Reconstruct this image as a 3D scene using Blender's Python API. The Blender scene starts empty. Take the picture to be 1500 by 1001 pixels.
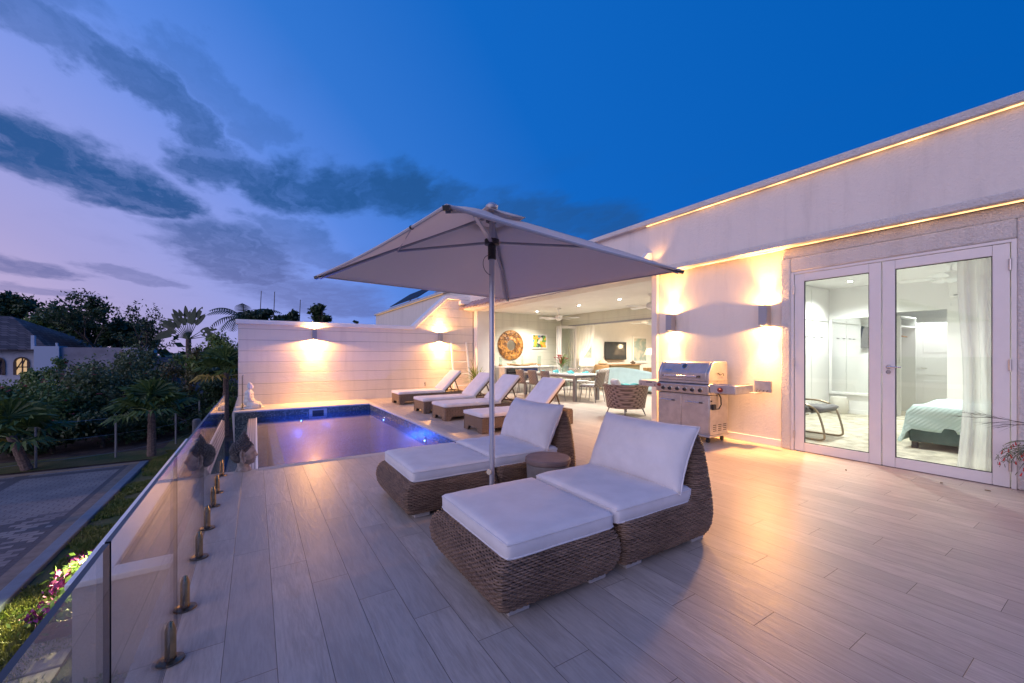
import bpy, math, random
import numpy as np
from mathutils import Vector, Matrix, noise as mn
sc = bpy.context.scene
COL = sc.collection
R = math.radians
PI = math.pi

# ---------------------------------------------------------------- mesh builder
class MB:
    def __init__(s):
        s.v = []; s.f = []; s.m = []; s.mi = 0
    def add(s, verts, faces):
        o = len(s.v)
        s.v.extend([tuple(p) for p in verts])
        s.f.extend([tuple(i + o for i in f) for f in faces])
        s.m.extend([s.mi] * len(faces))
        return s
    def box(s, x0, x1, y0, y1, z0, z1):
        v = [(x, y, z) for z in (z0, z1) for y in (y0, y1) for x in (x0, x1)]
        return s.add(v, [(0, 2, 3, 1), (4, 5, 7, 6), (0, 1, 5, 4), (2, 6, 7, 3), (0, 4, 6, 2), (1, 3, 7, 5)])
    def obox(s, M, sx, sy, sz):
        v = [M @ Vector((x * sx / 2, y * sy / 2, z * sz / 2)) for z in (-1, 1) for y in (-1, 1) for x in (-1, 1)]
        return s.add(v, [(0, 2, 3, 1), (4, 5, 7, 6), (0, 1, 5, 4), (2, 6, 7, 3), (0, 4, 6, 2), (1, 3, 7, 5)])
    def bar(s, p0, p1, w, h=None):
        p0 = Vector(p0); p1 = Vector(p1); d = p1 - p0
        q = d.to_track_quat('Z', 'Y').to_matrix().to_4x4()
        return s.obox(Matrix.Translation((p0 + p1) / 2) @ q, w, h or w, d.length)
    def tube(s, pts, r, n=8, cap=True):
        pts = [Vector(p) for p in pts]
        k = len(pts)
        rr = r if isinstance(r, (list, tuple)) else [r] * k
        V = []; up = None
        for i, p in enumerate(pts):
            d = (pts[min(i + 1, k - 1)] - pts[max(i - 1, 0)]).normalized()
            if up is None:
                up = Vector((0, 0, 1)) if abs(d.z) < .9 else Vector((1, 0, 0))
            a = d.cross(up)
            a = a.normalized() if a.length > 1e-6 else d.orthogonal().normalized()
            b = a.cross(d).normalized(); up = b
            for j in range(n):
                t = 2 * PI * j / n
                V.append(p + (a * math.cos(t) + b * math.sin(t)) * rr[i])
        F = [(i * n + j, i * n + (j + 1) % n, (i + 1) * n + (j + 1) % n, (i + 1) * n + j) for i in range(k - 1) for j in range(n)]
        if cap:
            F += [tuple(range(n))[::-1], tuple((k - 1) * n + j for j in range(n))]
        return s.add(V, F)
    def cyl(s, p0, p1, r0, r1=None, n=14):
        return s.tube([p0, p1], [r0, r0 if r1 is None else r1], n)
    def lathe(s, prof, cx, cy, n=24, sx=1, sy=1):
        V = [(cx + r * math.cos(2 * PI * j / n) * sx, cy + r * math.sin(2 * PI * j / n) * sy, z) for r, z in prof for j in range(n)]
        F = [(i * n + j, i * n + (j + 1) % n, (i + 1) * n + (j + 1) % n, (i + 1) * n + j) for i in range(len(prof) - 1) for j in range(n)]
        F += [tuple(range(n))[::-1], tuple((len(prof) - 1) * n + j for j in range(n))]
        return s.add(V, F)
    def ell(s, c, r, n=12, m=8, M=None):
        V = []; 
        for i in range(m + 1):
            a = PI * i / m
            for j in range(n):
                b = 2 * PI * j / n
                p = Vector((r[0] * math.sin(a) * math.cos(b), r[1] * math.sin(a) * math.sin(b), r[2] * math.cos(a)))
                if M: p = M @ p
                V.append((c[0] + p[0], c[1] + p[1], c[2] + p[2]))
        F = [(i * n + j, (i + 1) * n + j, (i + 1) * n + (j + 1) % n, i * n + (j + 1) % n) for i in range(m) for j in range(n)]
        return s.add(V, F)
    def prism(s, poly, ax, a, b):
        def P(u, w, t): return (t, u, w) if ax == 'x' else ((u, t, w) if ax == 'y' else (u, w, t))
        n = len(poly)
        V = [P(u, w, a) for u, w in poly] + [P(u, w, b) for u, w in poly]
        F = [tuple(range(n))[::-1], tuple(range(n, 2 * n))] + [(i, (i + 1) % n, n + (i + 1) % n, n + i) for i in range(n)]
        return s.add(V, F)
    def grid(s, fn, nu, nv):
        V = [fn(i / nu, j / nv) for j in range(nv + 1) for i in range(nu + 1)]
        F = [(j * (nu + 1) + i, j * (nu + 1) + i + 1, (j + 1) * (nu + 1) + i + 1, (j + 1) * (nu + 1) + i) for j in range(nv) for i in range(nu)]
        return s.add(V, F)
    def build(s, name, mats, parent=None, flat=False, bevel=0, ang=35):
        if not isinstance(mats, (list, tuple)): mats = [mats]
        off = Vector((0, 0, 0)); q = parent
        while q is not None:
            off += q.location; q = q.parent
        me = bpy.data.meshes.new(name)
        me.from_pydata([(a - off.x, b - off.y, c - off.z) for a, b, c in s.v], [], s.f)
        for m in mats: me.materials.append(m)
        if len(mats) > 1: me.polygons.foreach_set('material_index', s.m)
        if not flat:
            me.polygons.foreach_set('use_smooth', [True] * len(me.polygons))
            me.update()
            me.set_sharp_from_angle(angle=R(ang))
        me.update()
        o = bpy.data.objects.new(name, me); COL.objects.link(o)
        if parent is not None: o.parent = parent
        if bevel:
            b = o.modifiers.new('edge', 'BEVEL'); b.width = bevel; b.segments = 2; b.limit_method = 'ANGLE'; b.angle_limit = R(40)
        return o

def npmesh(name, V, F, mat, parent=None, smooth=True):
    """V (n,3) array, F (m,4) array of quads"""
    off = Vector((0, 0, 0)); q = parent
    while q is not None:
        off += q.location; q = q.parent
    me = bpy.data.meshes.new(name)
    V = np.asarray(V, dtype=np.float32) - np.array(off, dtype=np.float32)
    F = np.asarray(F, dtype=np.int32)
    me.vertices.add(len(V)); me.vertices.foreach_set('co', V.ravel())
    me.loops.add(F.size); me.loops.foreach_set('vertex_index', F.ravel())
    me.polygons.add(len(F)); me.polygons.foreach_set('loop_start', np.arange(0, F.size, F.shape[1], dtype=np.int32))
    me.polygons.foreach_set('use_smooth', np.full(len(F), smooth))
    me.update(calc_edges=True); me.validate()
    for m in (mat if isinstance(mat, list) else [mat]): me.materials.append(m)
    o = bpy.data.objects.new(name, me); COL.objects.link(o)
    if parent is not None: o.parent = parent
    return o

def tag(o, label, cat, group=None):
    o['label'] = label; o['category'] = cat
    if group: o['group'] = group
    return o
def thing(name, label, cat, loc=(0, 0, 0), group=None):
    o = bpy.data.objects.new(name, None); COL.objects.link(o)
    o.location = loc; o.empty_display_size = .1
    return tag(o, label, cat, group)
def struct(o, kind='structure'):
    o['kind'] = kind; return o
KIDS = {}
def dup(root, loc=None, rz=0, label=None):
    kids = {}
    for o in COL.objects:
        if o.parent is not None: kids.setdefault(o.parent.name, []).append(o)
    def cp(o, par):
        c = o.copy(); COL.objects.link(c)
        if par is not None: c.parent = par
        for ch in kids.get(o.name, []): cp(ch, c)
        return c
    r = cp(root, None)
    if loc is not None: r.location = loc
    r.rotation_euler = (0, 0, rz)
    if label: r['label'] = label
    return r

# ---------------------------------------------------------------- materials
def lin(c):
    return tuple((x / 12.92 if x <= .04045 else ((x + .055) / 1.055) ** 2.4) for x in c)
class NT:
    """small wrapper for wiring nodes"""
    def __init__(s, tree): s.t = tree
    def n(s, typ, **kw):
        nd = s.t.nodes.new(typ)
        for k, v in kw.items(): setattr(nd, k, v)
        return nd
    def put(s, sock, v):
        if hasattr(v, 'is_linked') or isinstance(v, bpy.types.NodeSocket): s.t.links.new(v, sock)
        else: sock.default_value = v
    def m(s, op, a, b=0.0, c=0.0):
        nd = s.n('ShaderNodeMath', operation=op)
        for i, v in enumerate((a, b, c)): s.put(nd.inputs[i], v)
        return nd.outputs[0]
    def vm(s, op, a, b=(0, 0, 0)):
        nd = s.n('ShaderNodeVectorMath', operation=op)
        s.put(nd.inputs[0], a); s.put(nd.inputs[1], b)
        return nd.outputs['Value'] if op in ('DOT_PRODUCT', 'LENGTH', 'DISTANCE') else nd.outputs[0]
    def sep(s, v):
        nd = s.n('ShaderNodeSeparateXYZ'); s.put(nd.inputs[0], v); return nd.outputs
    def comb(s, x, y, z):
        nd = s.n('ShaderNodeCombineXYZ')
        for i, v in enumerate((x, y, z)): s.put(nd.inputs[i], v)
        return nd.outputs[0]
    def noise(s, vec, scale, detail=3, rough=.5, dist=0):
        nd = s.n('ShaderNodeTexNoise'); s.put(nd.inputs['Vector'], vec)
        nd.inputs['Scale'].default_value = scale; nd.inputs['Detail'].default_value = detail
        nd.inputs['Roughness'].default_value = rough; nd.inputs['Distortion'].default_value = dist
        return nd.outputs[0]
    def mix(s, f, a, b):
        nd = s.n('ShaderNodeMix', data_type='RGBA'); s.put(nd.inputs[0], f)
        for i, v in ((6, a), (7, b)):
            s.put(nd.inputs[i], v if isinstance(v, bpy.types.NodeSocket) else (*v[:3], 1))
        return nd.outputs[2]
    def smooth(s, x, a, b):
        nd = s.n('ShaderNodeMapRange', interpolation_type='SMOOTHSTEP')
        s.put(nd.inputs[0], x); nd.inputs[1].default_value = a; nd.inputs[2].default_value = b
        return nd.outputs[0]
    def bump(s, h, strength=.3, dist=.01, normal=None):
        nd = s.n('ShaderNodeBump'); nd.inputs['Strength'].default_value = strength
        nd.inputs['Distance'].default_value = dist; s.put(nd.inputs['Height'], h)
        if normal is not None: s.put(nd.inputs['Normal'], normal)
        return nd.outputs[0]

def new_mat(name):
    m = bpy.data.materials.new(name); m.use_nodes = True
    t = m.node_tree; b = t.nodes['Principled BSDF']
    return m, NT(t), b
def obj_co(n):
    return n.n('ShaderNodeTexCoord').outputs['Object']
def M(name, col, rough=.6, metal=0., var=0., vs=6., bump=0., bs=60., bd=.004, spec=.5, trans=0., fine=0.):
    m, n, b = new_mat(name)
    b.inputs['Roughness'].default_value = rough; b.inputs['Metallic'].default_value = metal
    b.inputs['Specular IOR Level'].default_value = spec
    co = obj_co(n) if (var or bump or fine) else None
    if var:
        f = n.noise(co, vs, 4, .6)
        f = n.smooth(f, .3, .7)
        n.put(b.inputs['Base Color'], n.mix(f, [c * (1 - var) for c in col], [min(1, c * (1 + var)) for c in col]))
    else:
        b.inputs['Base Color'].default_value = (*col, 1)
    if bump:
        h = n.noise(co, bs, 4, .6)
        n.put(b.inputs['Normal'], n.bump(h, bump, bd))
    if trans:
        b.inputs['Transmission Weight'].default_value = trans
    return m
def emit(name, col, strength):
    m, n, b = new_mat(name)
    b.inputs['Base Color'].default_value = (*col, 1)
    b.inputs['Emission Color'].default_value = (*col, 1); b.inputs['Emission Strength'].default_value = strength
    return m

# palette
plain_white = M('white_paint', (.78, .77, .74), .55, var=.03, vs=3)
white_gloss = M('white_satin_paint', (.8, .8, .78), .35)
white_alu = M('white_aluminium', (.72, .69, .67), .35, var=.02)
dark_gap = M('dark_rubber', (.012, .012, .014), .6)
steel = M('brushed_steel', (.56, .53, .51), .4, 1., var=.1, vs=9, bump=.12, bs=160)
hood_steel = M('hood_steel', (.5, .47, .47), .52, 1., var=.12, vs=7, bump=.1, bs=120)
chrome = M('polished_steel', (.75, .74, .72), .14, 1.)
black_metal = M('black_metal', (.02, .02, .022), .4)
bronze = M('bronze_spigot', (.5, .37, .2), .25, 1., var=.15, vs=30)
bronze_dark = M('aged_bronze_plate', (.22, .16, .11), .38, 1., var=.3, vs=40)
fabric = M('cushion_fabric', (.70, .68, .70), .92, var=.05, vs=5, bump=.3, bs=380, bd=.002)
canopy_m, n_, b_ = new_mat('canopy_fabric')
b_.inputs['Base Color'].default_value = (.88, .81, .74, 1); b_.inputs['Roughness'].default_value = .9
_tr = n_.n('ShaderNodeBsdfTranslucent'); _tr.inputs['Color'].default_value = (.85, .76, .72, 1)
_mx = n_.n('ShaderNodeMixShader'); _mx.inputs[0].default_value = .42
n_.put(_mx.inputs[1], b_.outputs[0]); n_.put(_mx.inputs[2], _tr.outputs[0])
n_.put(n_.t.nodes['Material Output'].inputs[0], _mx.outputs[0])
n_.put(b_.inputs['Normal'], n_.bump(n_.noise(n_.vm('MULTIPLY', obj_co(n_), (1, 1, 3)), 4.5, 5, .6), .3, .03))
grey_alu = M('grey_powder_coat', (.33, .34, .38), .4, .3)
pole_m = M('pale_anodised_pole', (.55, .56, .62), .35, .6)
concrete = M('grey_concrete', (.2, .185, .18), .8, var=.18, vs=7, bump=.2, bs=40)
stone_grey = M('carved_stone', (.3, .27, .26), .75, var=.35, vs=14, bump=.4, bs=70)
stone_white = M('white_plaster_statue', (.62, .61, .6), .7, var=.12, vs=9, bump=.2, bs=60)
def woodmat(name, c1, c2, sc_=(1, 12, 12), rough=.5):
    m, n, b = new_mat(name)
    v = n.vm('MULTIPLY', obj_co(n), sc_)
    f = n.noise(v, 3, 5, .6, .6)
    n.put(b.inputs['Base Color'], n.mix(n.smooth(f, .3, .7), c1, c2)); b.inputs['Roughness'].default_value = rough
    n.put(b.inputs['Normal'], n.bump(f, .15, .004))
    return m
whitewash = woodmat('whitewashed_wood', (.36, .34, .3), (.56, .54, .5), (8, 8, 1))
teak_dark = woodmat('dark_teak', (.05, .03, .02), (.12, .075, .05))
wood_mid = woodmat('honey_wood', (.3, .18, .08), (.45, .28, .14))

def stucco(name, col, bs, strength, bd):
    m, n, b = new_mat(name)
    co = obj_co(n)
    h = n.noise(co, bs, 5, .65)
    h2 = n.noise(co, bs * .12, 3, .5)
    hh = n.m('ADD', n.smooth(h, .35, .75), n.m('MULTIPLY', h2, 1.2))
    n.put(b.inputs['Normal'], n.bump(hh, strength, bd))
    st = n.smooth(n.noise(n.vm('MULTIPLY', co, (1.6, 1.6, .22)), 1.7, 6, .7), .42, .85)
    n.put(b.inputs['Base Color'], n.mix(st, col, [c * .8 for c in col])); b.inputs['Roughness'].default_value = .85
    return m
stucco_wall = stucco('painted_stucco', (.74, .69, .63), 38, .6, .007)
stucco_smooth = stucco('smooth_plaster', (.74, .69, .62), 30, .22, .004)
stucco_rough = stucco('rough_cast_stucco', (.68, .66, .64), 46, .8, .012)

def plankwall(name, col, pitch, z0=0., strength=.5, dark=.5):
    """white wall of wide horizontal boards with thin joints and brush marks"""
    m, n, b = new_mat(name)
    co = obj_co(n); x, y, z = n.sep(co)
    fr = n.m('FRACT', n.m('DIVIDE', n.m('SUBTRACT', z, z0), pitch))
    d = n.m('MINIMUM', fr, n.m('SUBTRACT', 1, fr))
    g = n.smooth(d, .006, .03)
    brush = n.noise(n.vm('MULTIPLY', co, (1.2, 1.2, 5)), 3.2, 5, .6, .7)
    h = n.m('ADD', n.m('MULTIPLY', g, .7), n.m('MULTIPLY', brush, .75))
    n.put(b.inputs['Normal'], n.bump(h, strength, .014))
    st = n.smooth(n.noise(n.vm('MULTIPLY', co, (3, 3, .35)), 1.6, 4, .6), .45, .8)
    c = n.mix(st, col, [v * .88 for v in col])
    n.put(b.inputs['Base Color'], n.mix(g, [v * dark for v in col], c)); b.inputs['Roughness'].default_value = .6
    return m
board_wall = plankwall('painted_board_wall', (.74, .68, .60), .284, -.02)
board_in = plankwall('cream_board_wall', (.66, .65, .55), .284, -.02, .25, .78)

# plank floor tiles: 0.1945 m wide, 1.23 m long, stepped joints
def floor_mat():
    m, n, b = new_mat('wood_look_floor_tile')
    co = obj_co(n); x, y, z = n.sep(co)
    u = n.m('DIVIDE', n.m('SUBTRACT', x, 2.8), .1945)
    idx = n.m('FLOOR', u); fu = n.m('SUBTRACT', u, idx)
    v = n.m('DIVIDE', n.m('ADD', n.m('SUBTRACT', y, 1.03), n.m('MULTIPLY', idx, .307)), 1.23)
    iv = n.m('FLOOR', v); fv = n.m('SUBTRACT', v, iv)
    du = n.m('MULTIPLY', n.m('MINIMUM', fu, n.m('SUBTRACT', 1, fu)), .1945)
    dv = n.m('MULTIPLY', n.m('MINIMUM', fv, n.m('SUBTRACT', 1, fv)), 1.23)
    d = n.m('MINIMUM', du, dv)
    g = n.smooth(d, .0004, .0019)
    wn = n.n('ShaderNodeTexWhiteNoise', noise_dimensions='2D'); n.put(wn.inputs['Vector'], n.comb(idx, iv, 0))
    rnd = wn.outputs['Value']
    off = n.comb(n.m('MULTIPLY', rnd, 37.), n.m('MULTIPLY', rnd, 91.), 0)
    p = n.vm('ADD', n.vm('MULTIPLY', co, (1, .09, 1)), off)
    fine = n.noise(p, 95, 4, .65, .25)
    wide = n.noise(n.vm('ADD', n.vm('MULTIPLY', co, (1, .16, 1)), off), 13, 4, .6, 1.6)
    stain = n.smooth(n.noise(co, .8, 5, .6), .45, .75)
    grain = n.m('ADD', n.m('MULTIPLY', fine, .55), n.m('MULTIPLY', wide, .6))
    c = n.mix(n.smooth(grain, .35, .8), (.36, .305, .262), (.57, .505, .445))
    c = n.mix(n.m('MULTIPLY', rnd, .6), c, (.33, .29, .265))
    c = n.mix(n.m('MULTIPLY', stain, .3), c, (.25, .225, .21))
    n.put(b.inputs['Base Color'], n.mix(g, (.06, .045, .035), c))
    n.put(b.inputs['Roughness'], n.m('ADD', n.m('MULTIPLY', fine, .26), .30))
    h = n.m('ADD', n.m('MULTIPLY', g, .9), n.m('ADD', n.m('MULTIPLY', wide, 1.4), n.m('MULTIPLY', fine, .32)))
    n.put(b.inputs['Normal'], n.bump(h, .42, .0035))
    return m
tile_floor = floor_mat()

def mosaic_mat(name, dark, light, s=38.):
    m, n, b = new_mat(name)
    co = obj_co(n)
    sx, sy, sz = n.sep(co)
    cell = n.vm('FLOOR', n.vm('MULTIPLY', co, (s, s, s)))
    geo = n.n('ShaderNodeNewGeometry'); nx, ny, nz = n.sep(geo.outputs['Normal'])
    wn = n.n('ShaderNodeTexWhiteNoise', noise_dimensions='3D')
    keep = n.comb(n.m('LESS_THAN', n.m('ABSOLUTE', nx), .5), n.m('LESS_THAN', n.m('ABSOLUTE', ny), .5), n.m('LESS_THAN', n.m('ABSOLUTE', nz), .5))
    n.put(wn.inputs['Vector'], n.vm('MULTIPLY', cell, keep))
    fr = n.vm('FRACTION', n.vm('MULTIPLY', co, (s, s, s)))
    fx, fy, fz = n.sep(fr)
    def e(f, k): return n.m('MAXIMUM', n.m('MINIMUM', f, n.m('SUBTRACT', 1, f)), n.m('SUBTRACT', 1, k))
    kx, ky, kz = n.sep(keep)
    g = n.smooth(n.m('MINIMUM', n.m('MINIMUM', e(fx, kx), e(fy, ky)), e(fz, kz)), .05, .12)
    ramp = n.n('ShaderNodeValToRGB'); n.put(ramp.inputs[0], wn.outputs['Value'])
    ramp.color_ramp.elements[0].color = (*dark, 1); ramp.color_ramp.elements[1].color = (*light, 1)
    el = ramp.color_ramp.elements.new(.55); el.color = (*[(a + c) * .35 for a, c in zip(dark, light)], 1)
    n.put(b.inputs['Base Color'], n.mix(g, (.03, .035, .04), ramp.outputs[0]))
    n.put(b.inputs['Normal'], n.bump(g, .3, .002))
    b.inputs['Roughness'].default_value = .25
    return m
mosaic = mosaic_mat('glass_mosaic', (.03, .05, .06), (.16, .2, .2))
pool_blue = mosaic_mat('pool_mosaic', (.02, .08, .2), (.05, .18, .36))

def clear_mat(name, tint, f0, bumpscale=0, bstr=0, rough=0.):
    """clear sheet: tinted straight-through transparency plus Fresnel reflection"""
    m, n, b = new_mat(name)
    n.t.nodes.remove(b)
    lw = n.n('ShaderNodeLayerWeight'); lw.inputs[0].default_value = .5
    f = n.m('POWER', lw.outputs['Facing'], 5.0)
    f = n.m('ADD', n.m('MULTIPLY', f, 1 - f0), f0)
    tr = n.n('ShaderNodeBsdfTransparent'); tr.inputs[0].default_value = (*tint, 1)
    gl = n.n('ShaderNodeBsdfGlossy'); gl.inputs['Roughness'].default_value = rough
    if bstr:
        nb = n.bump(n.noise(n.vm('MULTIPLY', obj_co(n), (1, .6, 1)), bumpscale, 3, .55, .4), bstr, .02)
        n.put(gl.inputs['Normal'], nb); n.put(lw.inputs['Normal'], nb)
    mx = n.n('ShaderNodeMixShader'); n.put(mx.inputs[0], f)
    n.put(mx.inputs[1], tr.outputs[0]); n.put(mx.inputs[2], gl.outputs[0])
    n.put(n.t.nodes['Material Output'].inputs[0], mx.outputs[0])
    return m
glass = clear_mat('clear_glass', (.965, .98, .972), .045)
water = clear_mat('pool_water', (.4, .62, 1.), .035, 1.6, .03, .07)
glass_edge = M('polished_glass_edge', (.008, .009, .011), .35, spec=.25)
mirror_m = M('mirror_glass', (.86, .88, .88), .02, 1.)

def weave_mat(name, c1, c2, su, sv, axes='sum', bd=.006, gap=(.02, .014, .011)):
    """basket weave in the material: over-under strands"""
    m, n, b = new_mat(name)
    co = obj_co(n); x, y, z = n.sep(co)
    u = n.m('MULTIPLY', n.m('ADD', x, y), su); v = n.m('MULTIPLY', z, sv)
    row = n.m('FLOOR', v); fv = n.m('SUBTRACT', n.m('FRACT', v), .5)
    arch = n.m('SQRT', n.m('MAXIMUM', n.m('SUBTRACT', 1, n.m('MULTIPLY', n.m('MULTIPLY', fv, fv), 4.4)), 0))
    w = n.m('MULTIPLY', n.m('ADD', n.m('SINE', n.m('MULTIPLY', n.m('ADD', u, row), PI)), 1.15), .465)
    h = n.m('MULTIPLY', arch, w)
    tone = n.noise(n.vm('MULTIPLY', co, (2, 2, 60)), 3, 3)
    c = n.mix(n.smooth(tone, .35, .65), c1, c2)
    n.put(b.inputs['Base Color'], n.mix(n.smooth(h, .08, .35), gap, c))
    b.inputs['Roughness'].default_value = .6
    n.put(b.inputs['Normal'], n.bump(h, .9, bd))
    return m
wicker_bed = weave_mat('lounger_wicker', (.17, .115, .085), (.29, .205, .155), 30, 75)
strap_grey = weave_mat('grey_strap_weave', (.2, .17, .155), (.3, .255, .225), 17, 24, bd=.01, gap=(.06, .05, .045))
strap_brown = weave_mat('taupe_strap_weave', (.24, .17, .14), (.36, .26, .215), 18, 24, bd=.012, gap=(.1, .068, .055))
m_, n_, b_ = new_mat('wicker_strand')
_c = obj_co(n_)
_f = n_.noise(n_.vm('MULTIPLY', _c, (4, 4, 75)), 2.2, 3)
_g = n_.noise(_c, 2.2, 2)
n_.put(b_.inputs['Base Color'], n_.mix(n_.smooth(_g, .35, .7), n_.mix(n_.smooth(_f, .35, .65), (.085, .052, .035), (.21, .135, .092)), n_.mix(n_.smooth(_f, .35, .65), (.13, .084, .057), (.28, .185, .13))))
b_.inputs['Roughness'].default_value = .5
wicker = m_
core_m = M('wicker_core', (.035, .024, .019), .9)
foot_m = M('grey_foot', (.42, .4, .4), .5)

def leafmat(name, c1, c2, s=1.5, trans=.25, rough=.5):
    m, n, b = new_mat(name)
    co = obj_co(n)
    f = n.noise(co, s, 3, .6); f2 = n.noise(co, s * 14, 2)
    c = n.mix(n.smooth(n.m('ADD', n.m('MULTIPLY', f, .6), n.m('MULTIPLY', f2, .4)), .36, .64), c1, c2)
    n.put(b.inputs['Base Color'], c); b.inputs['Roughness'].default_value = rough
    tr = n.n('ShaderNodeBsdfTranslucent'); n.put(tr.inputs[0], c)
    mx = n.n('ShaderNodeMixShader'); mx.inputs[0].default_value = trans
    n.put(mx.inputs[1], b.outputs[0]); n.put(mx.inputs[2], tr.outputs[0])
    n.put(n.t.nodes['Material Output'].inputs[0], mx.outputs[0])
    return m
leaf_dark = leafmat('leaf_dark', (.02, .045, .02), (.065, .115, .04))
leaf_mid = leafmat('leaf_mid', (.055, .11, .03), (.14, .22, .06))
leaf_lime = leafmat('leaf_lime', (.08, .13, .025), (.19, .26, .06))
leaf_olive = leafmat('leaf_olive', (.065, .10, .045), (.16, .2, .085))
leaf_rust = leafmat('leaf_rust', (.11, .075, .035), (.16, .16, .05))
palm_m = leafmat('palm_leaf', (.04, .085, .02), (.12, .18, .045))
palm_dark = leafmat('palm_leaf_dark', (.012, .035, .022), (.035, .075, .04))
leaf_yellow = leafmat('yellowing_leaf', (.3, .2, .03), (.4, .3, .06))
bark = M('bark', (.10, .075, .06), .9, var=.4, vs=18, bump=.6, bs=30, bd=.02)
bark_pale = M('ringed_palm_trunk', (.17, .12, .1), .9, var=.4, vs=22, bump=.5, bs=25, bd=.02)
pink = M('pink_petal', (.6, .12, .18), .6)
magenta = M('magenta_bract', (.28, .035, .2), .6, var=.2, vs=20)
# ---------------------------------------------------------------- camera
TH = math.atan(376 / 595.)
cam = bpy.data.objects.new('camera', bpy.data.cameras.new('camera')); COL.objects.link(cam)
cam.location = (0, 0, 1.3); cam.rotation_euler = (R(90), 0, -TH)
cam.data.sensor_width = 36; cam.data.lens = 595 / 1500 * 36; cam.data.shift_y = 19.5 / 1500
cam.data.clip_start = .05; cam.data.clip_end = 3000
sc.camera = cam
sc.view_settings.view_transform = 'Standard'; sc.view_settings.look = 'None'
sc.view_settings.exposure = .4; sc.view_settings.gamma = 1.
sc.render.engine = 'CYCLES'
cy = sc.cycles
cy.use_denoising = True; cy.denoiser = 'OPENIMAGEDENOISE'
cy.max_bounces = 10; cy.diffuse_bounces = 5; cy.glossy_bounces = 5; cy.transparent_max_bounces = 24; cy.transmission_bounces = 6
cy.caustics_reflective = False; cy.caustics_refractive = False
cy.sample_clamp_indirect = 4.; cy.sample_clamp_direct = 0.
cy.use_adaptive_sampling = True; cy.adaptive_threshold = .015

# ---------------------------------------------------------------- dusk sky
wd = bpy.data.worlds.new('World'); sc.world = wd; wd.use_nodes = True
w = NT(wd.node_tree)
bg = wd.node_tree.nodes['Background']
d = w.vm('NORMALIZE', w.n('ShaderNodeTexCoord').outputs['Generated'])
dx, dy, dz = w.sep(d)
el = w.m('MAXIMUM', dz, 0.0)
ga = R(-45); G = Vector((math.sin(ga), math.cos(ga), -.05)).normalized()
tt = w.m('ADD', w.vm('DOT_PRODUCT', d, tuple(G)), w.m('MULTIPLY', w.m('SUBTRACT', .45, el), .58))
# behind the right shoulder the sky stays the same deep blue
ramp = w.n('ShaderNodeValToRGB')
w.put(ramp.inputs[0], w.m('DIVIDE', w.m('ADD', tt, .6), 1.9))
stops = [(-.6, (2, 80, 160)), (.1, (14, 90, 174)), (.44, (44, 104, 186)), (.64, (80, 121, 200)), (.72, (100, 130, 205)), (.874, (128, 141, 204)), (1.015, (148, 144, 192)), (1.11, (170, 153, 188)), (1.3, (190, 162, 182))]
els = ramp.color_ramp.elements
while len(els) > 1: els.remove(els[-1])
els[0].position = 0.
for i, (t, c) in enumerate(stops):
    e = els[0] if i == 0 else els.new((t + .6) / 1.9)
    e.color = (*lin([v / 255 for v in c]), 1)
sky = ramp.outputs[0]
# clouds on a flat layer overhead
px = w.m('DIVIDE', dx, w.m('ADD', el, .05)); py = w.m('DIVIDE', dy, w.m('ADD', el, .05))
P0 = w.comb(px, py, 0)
n1 = w.n('ShaderNodeTexNoise'); w.put(n1.inputs['Vector'], w.vm('MULTIPLY', P0, (1.6, .9, 1))); n1.inputs['Scale'].default_value = 2.6; n1.inputs['Detail'].default_value = 6; n1.inputs['Roughness'].default_value = .6
wob = w.vm('MULTIPLY', w.vm('SUBTRACT', n1.outputs['Color'], (.5, .5, .5)), (.62, .75, 0))
P1 = w.vm('ADD', P0, wob)
def seg(a, b, r, k):
    a = Vector((*a, 0)); b = Vector((*b, 0)); ba = b - a
    pa = w.vm('SUBTRACT', P1, tuple(a))
    t = w.m('DIVIDE', w.vm('DOT_PRODUCT', pa, tuple(ba)), ba.dot(ba))
    cl = w.n('ShaderNodeClamp'); w.put(cl.inputs[0], t)
    dd = w.n('ShaderNodeVectorMath', operation='SCALE'); dd.inputs[0].default_value = tuple(ba); w.put(dd.inputs['Scale'], cl.outputs[0])
    dist = w.vm('DISTANCE', pa, dd.outputs[0])
    return w.m('MULTIPLY', w.m('SUBTRACT', 1, w.smooth(dist, r * .42, r)), k)
dens = None
for a, b, r, k in [((-.86, 2.36), (-.50, 2.95), .37, 1.), ((-.56, 1.55), (-.3, 1.8), .15, .6), ((-.3, 1.8), (-.2, 2.05), .16, .75), ((-.2, 2.05), (-.1, 2.4), .15, .5),
                   ((-.1, 2.4), (.2, 2.5), .3, .9), ((.2, 2.45), (.74, 2.2), .40, .95), ((-.16, 1.62), (.06, 1.92), .15, .32), ((-.16, 3.5), (-.04, 4.8), .55, .8),
                   ((.55, 5.3), (1.1, 6.6), 1., .6), ((1.35, 2.15), (1.95, 1.95), .48, .75), ((-1.95, 4.6), (-1.6, 5.2), .4, .75), ((-1.05, 4.8), (-.85, 5.4), .26, .5), ((-2.1, 6.1), (-1.7, 6.4), .35, .5),
                   ((.3, 3.4), (.6, 3.9), .3, .45), ((-.75, 1.2), (-.45, 1.5), .2, .4), ((.15, 3.0), (.3, 3.3), .25, .5)]:
    s_ = seg(a, b, r, k)
    dens = s_ if dens is None else w.m('MAXIMUM', dens, s_)
n2 = w.noise(w.vm('MULTIPLY', P1, (2.2, .8, 1)), 3.2, 6, .62)
dens = w.m('MULTIPLY', dens, w.m('ADD', w.m('MULTIPLY', w.smooth(n2, .3, .6), .3), .7))
wisp = w.m('MULTIPLY', w.smooth(w.noise(w.vm('MULTIPLY', P0, (1.1, .55, 1)), 1.7, 6, .6), .52, .8), .14)
dens = w.m('MAXIMUM', dens, wisp)
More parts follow.
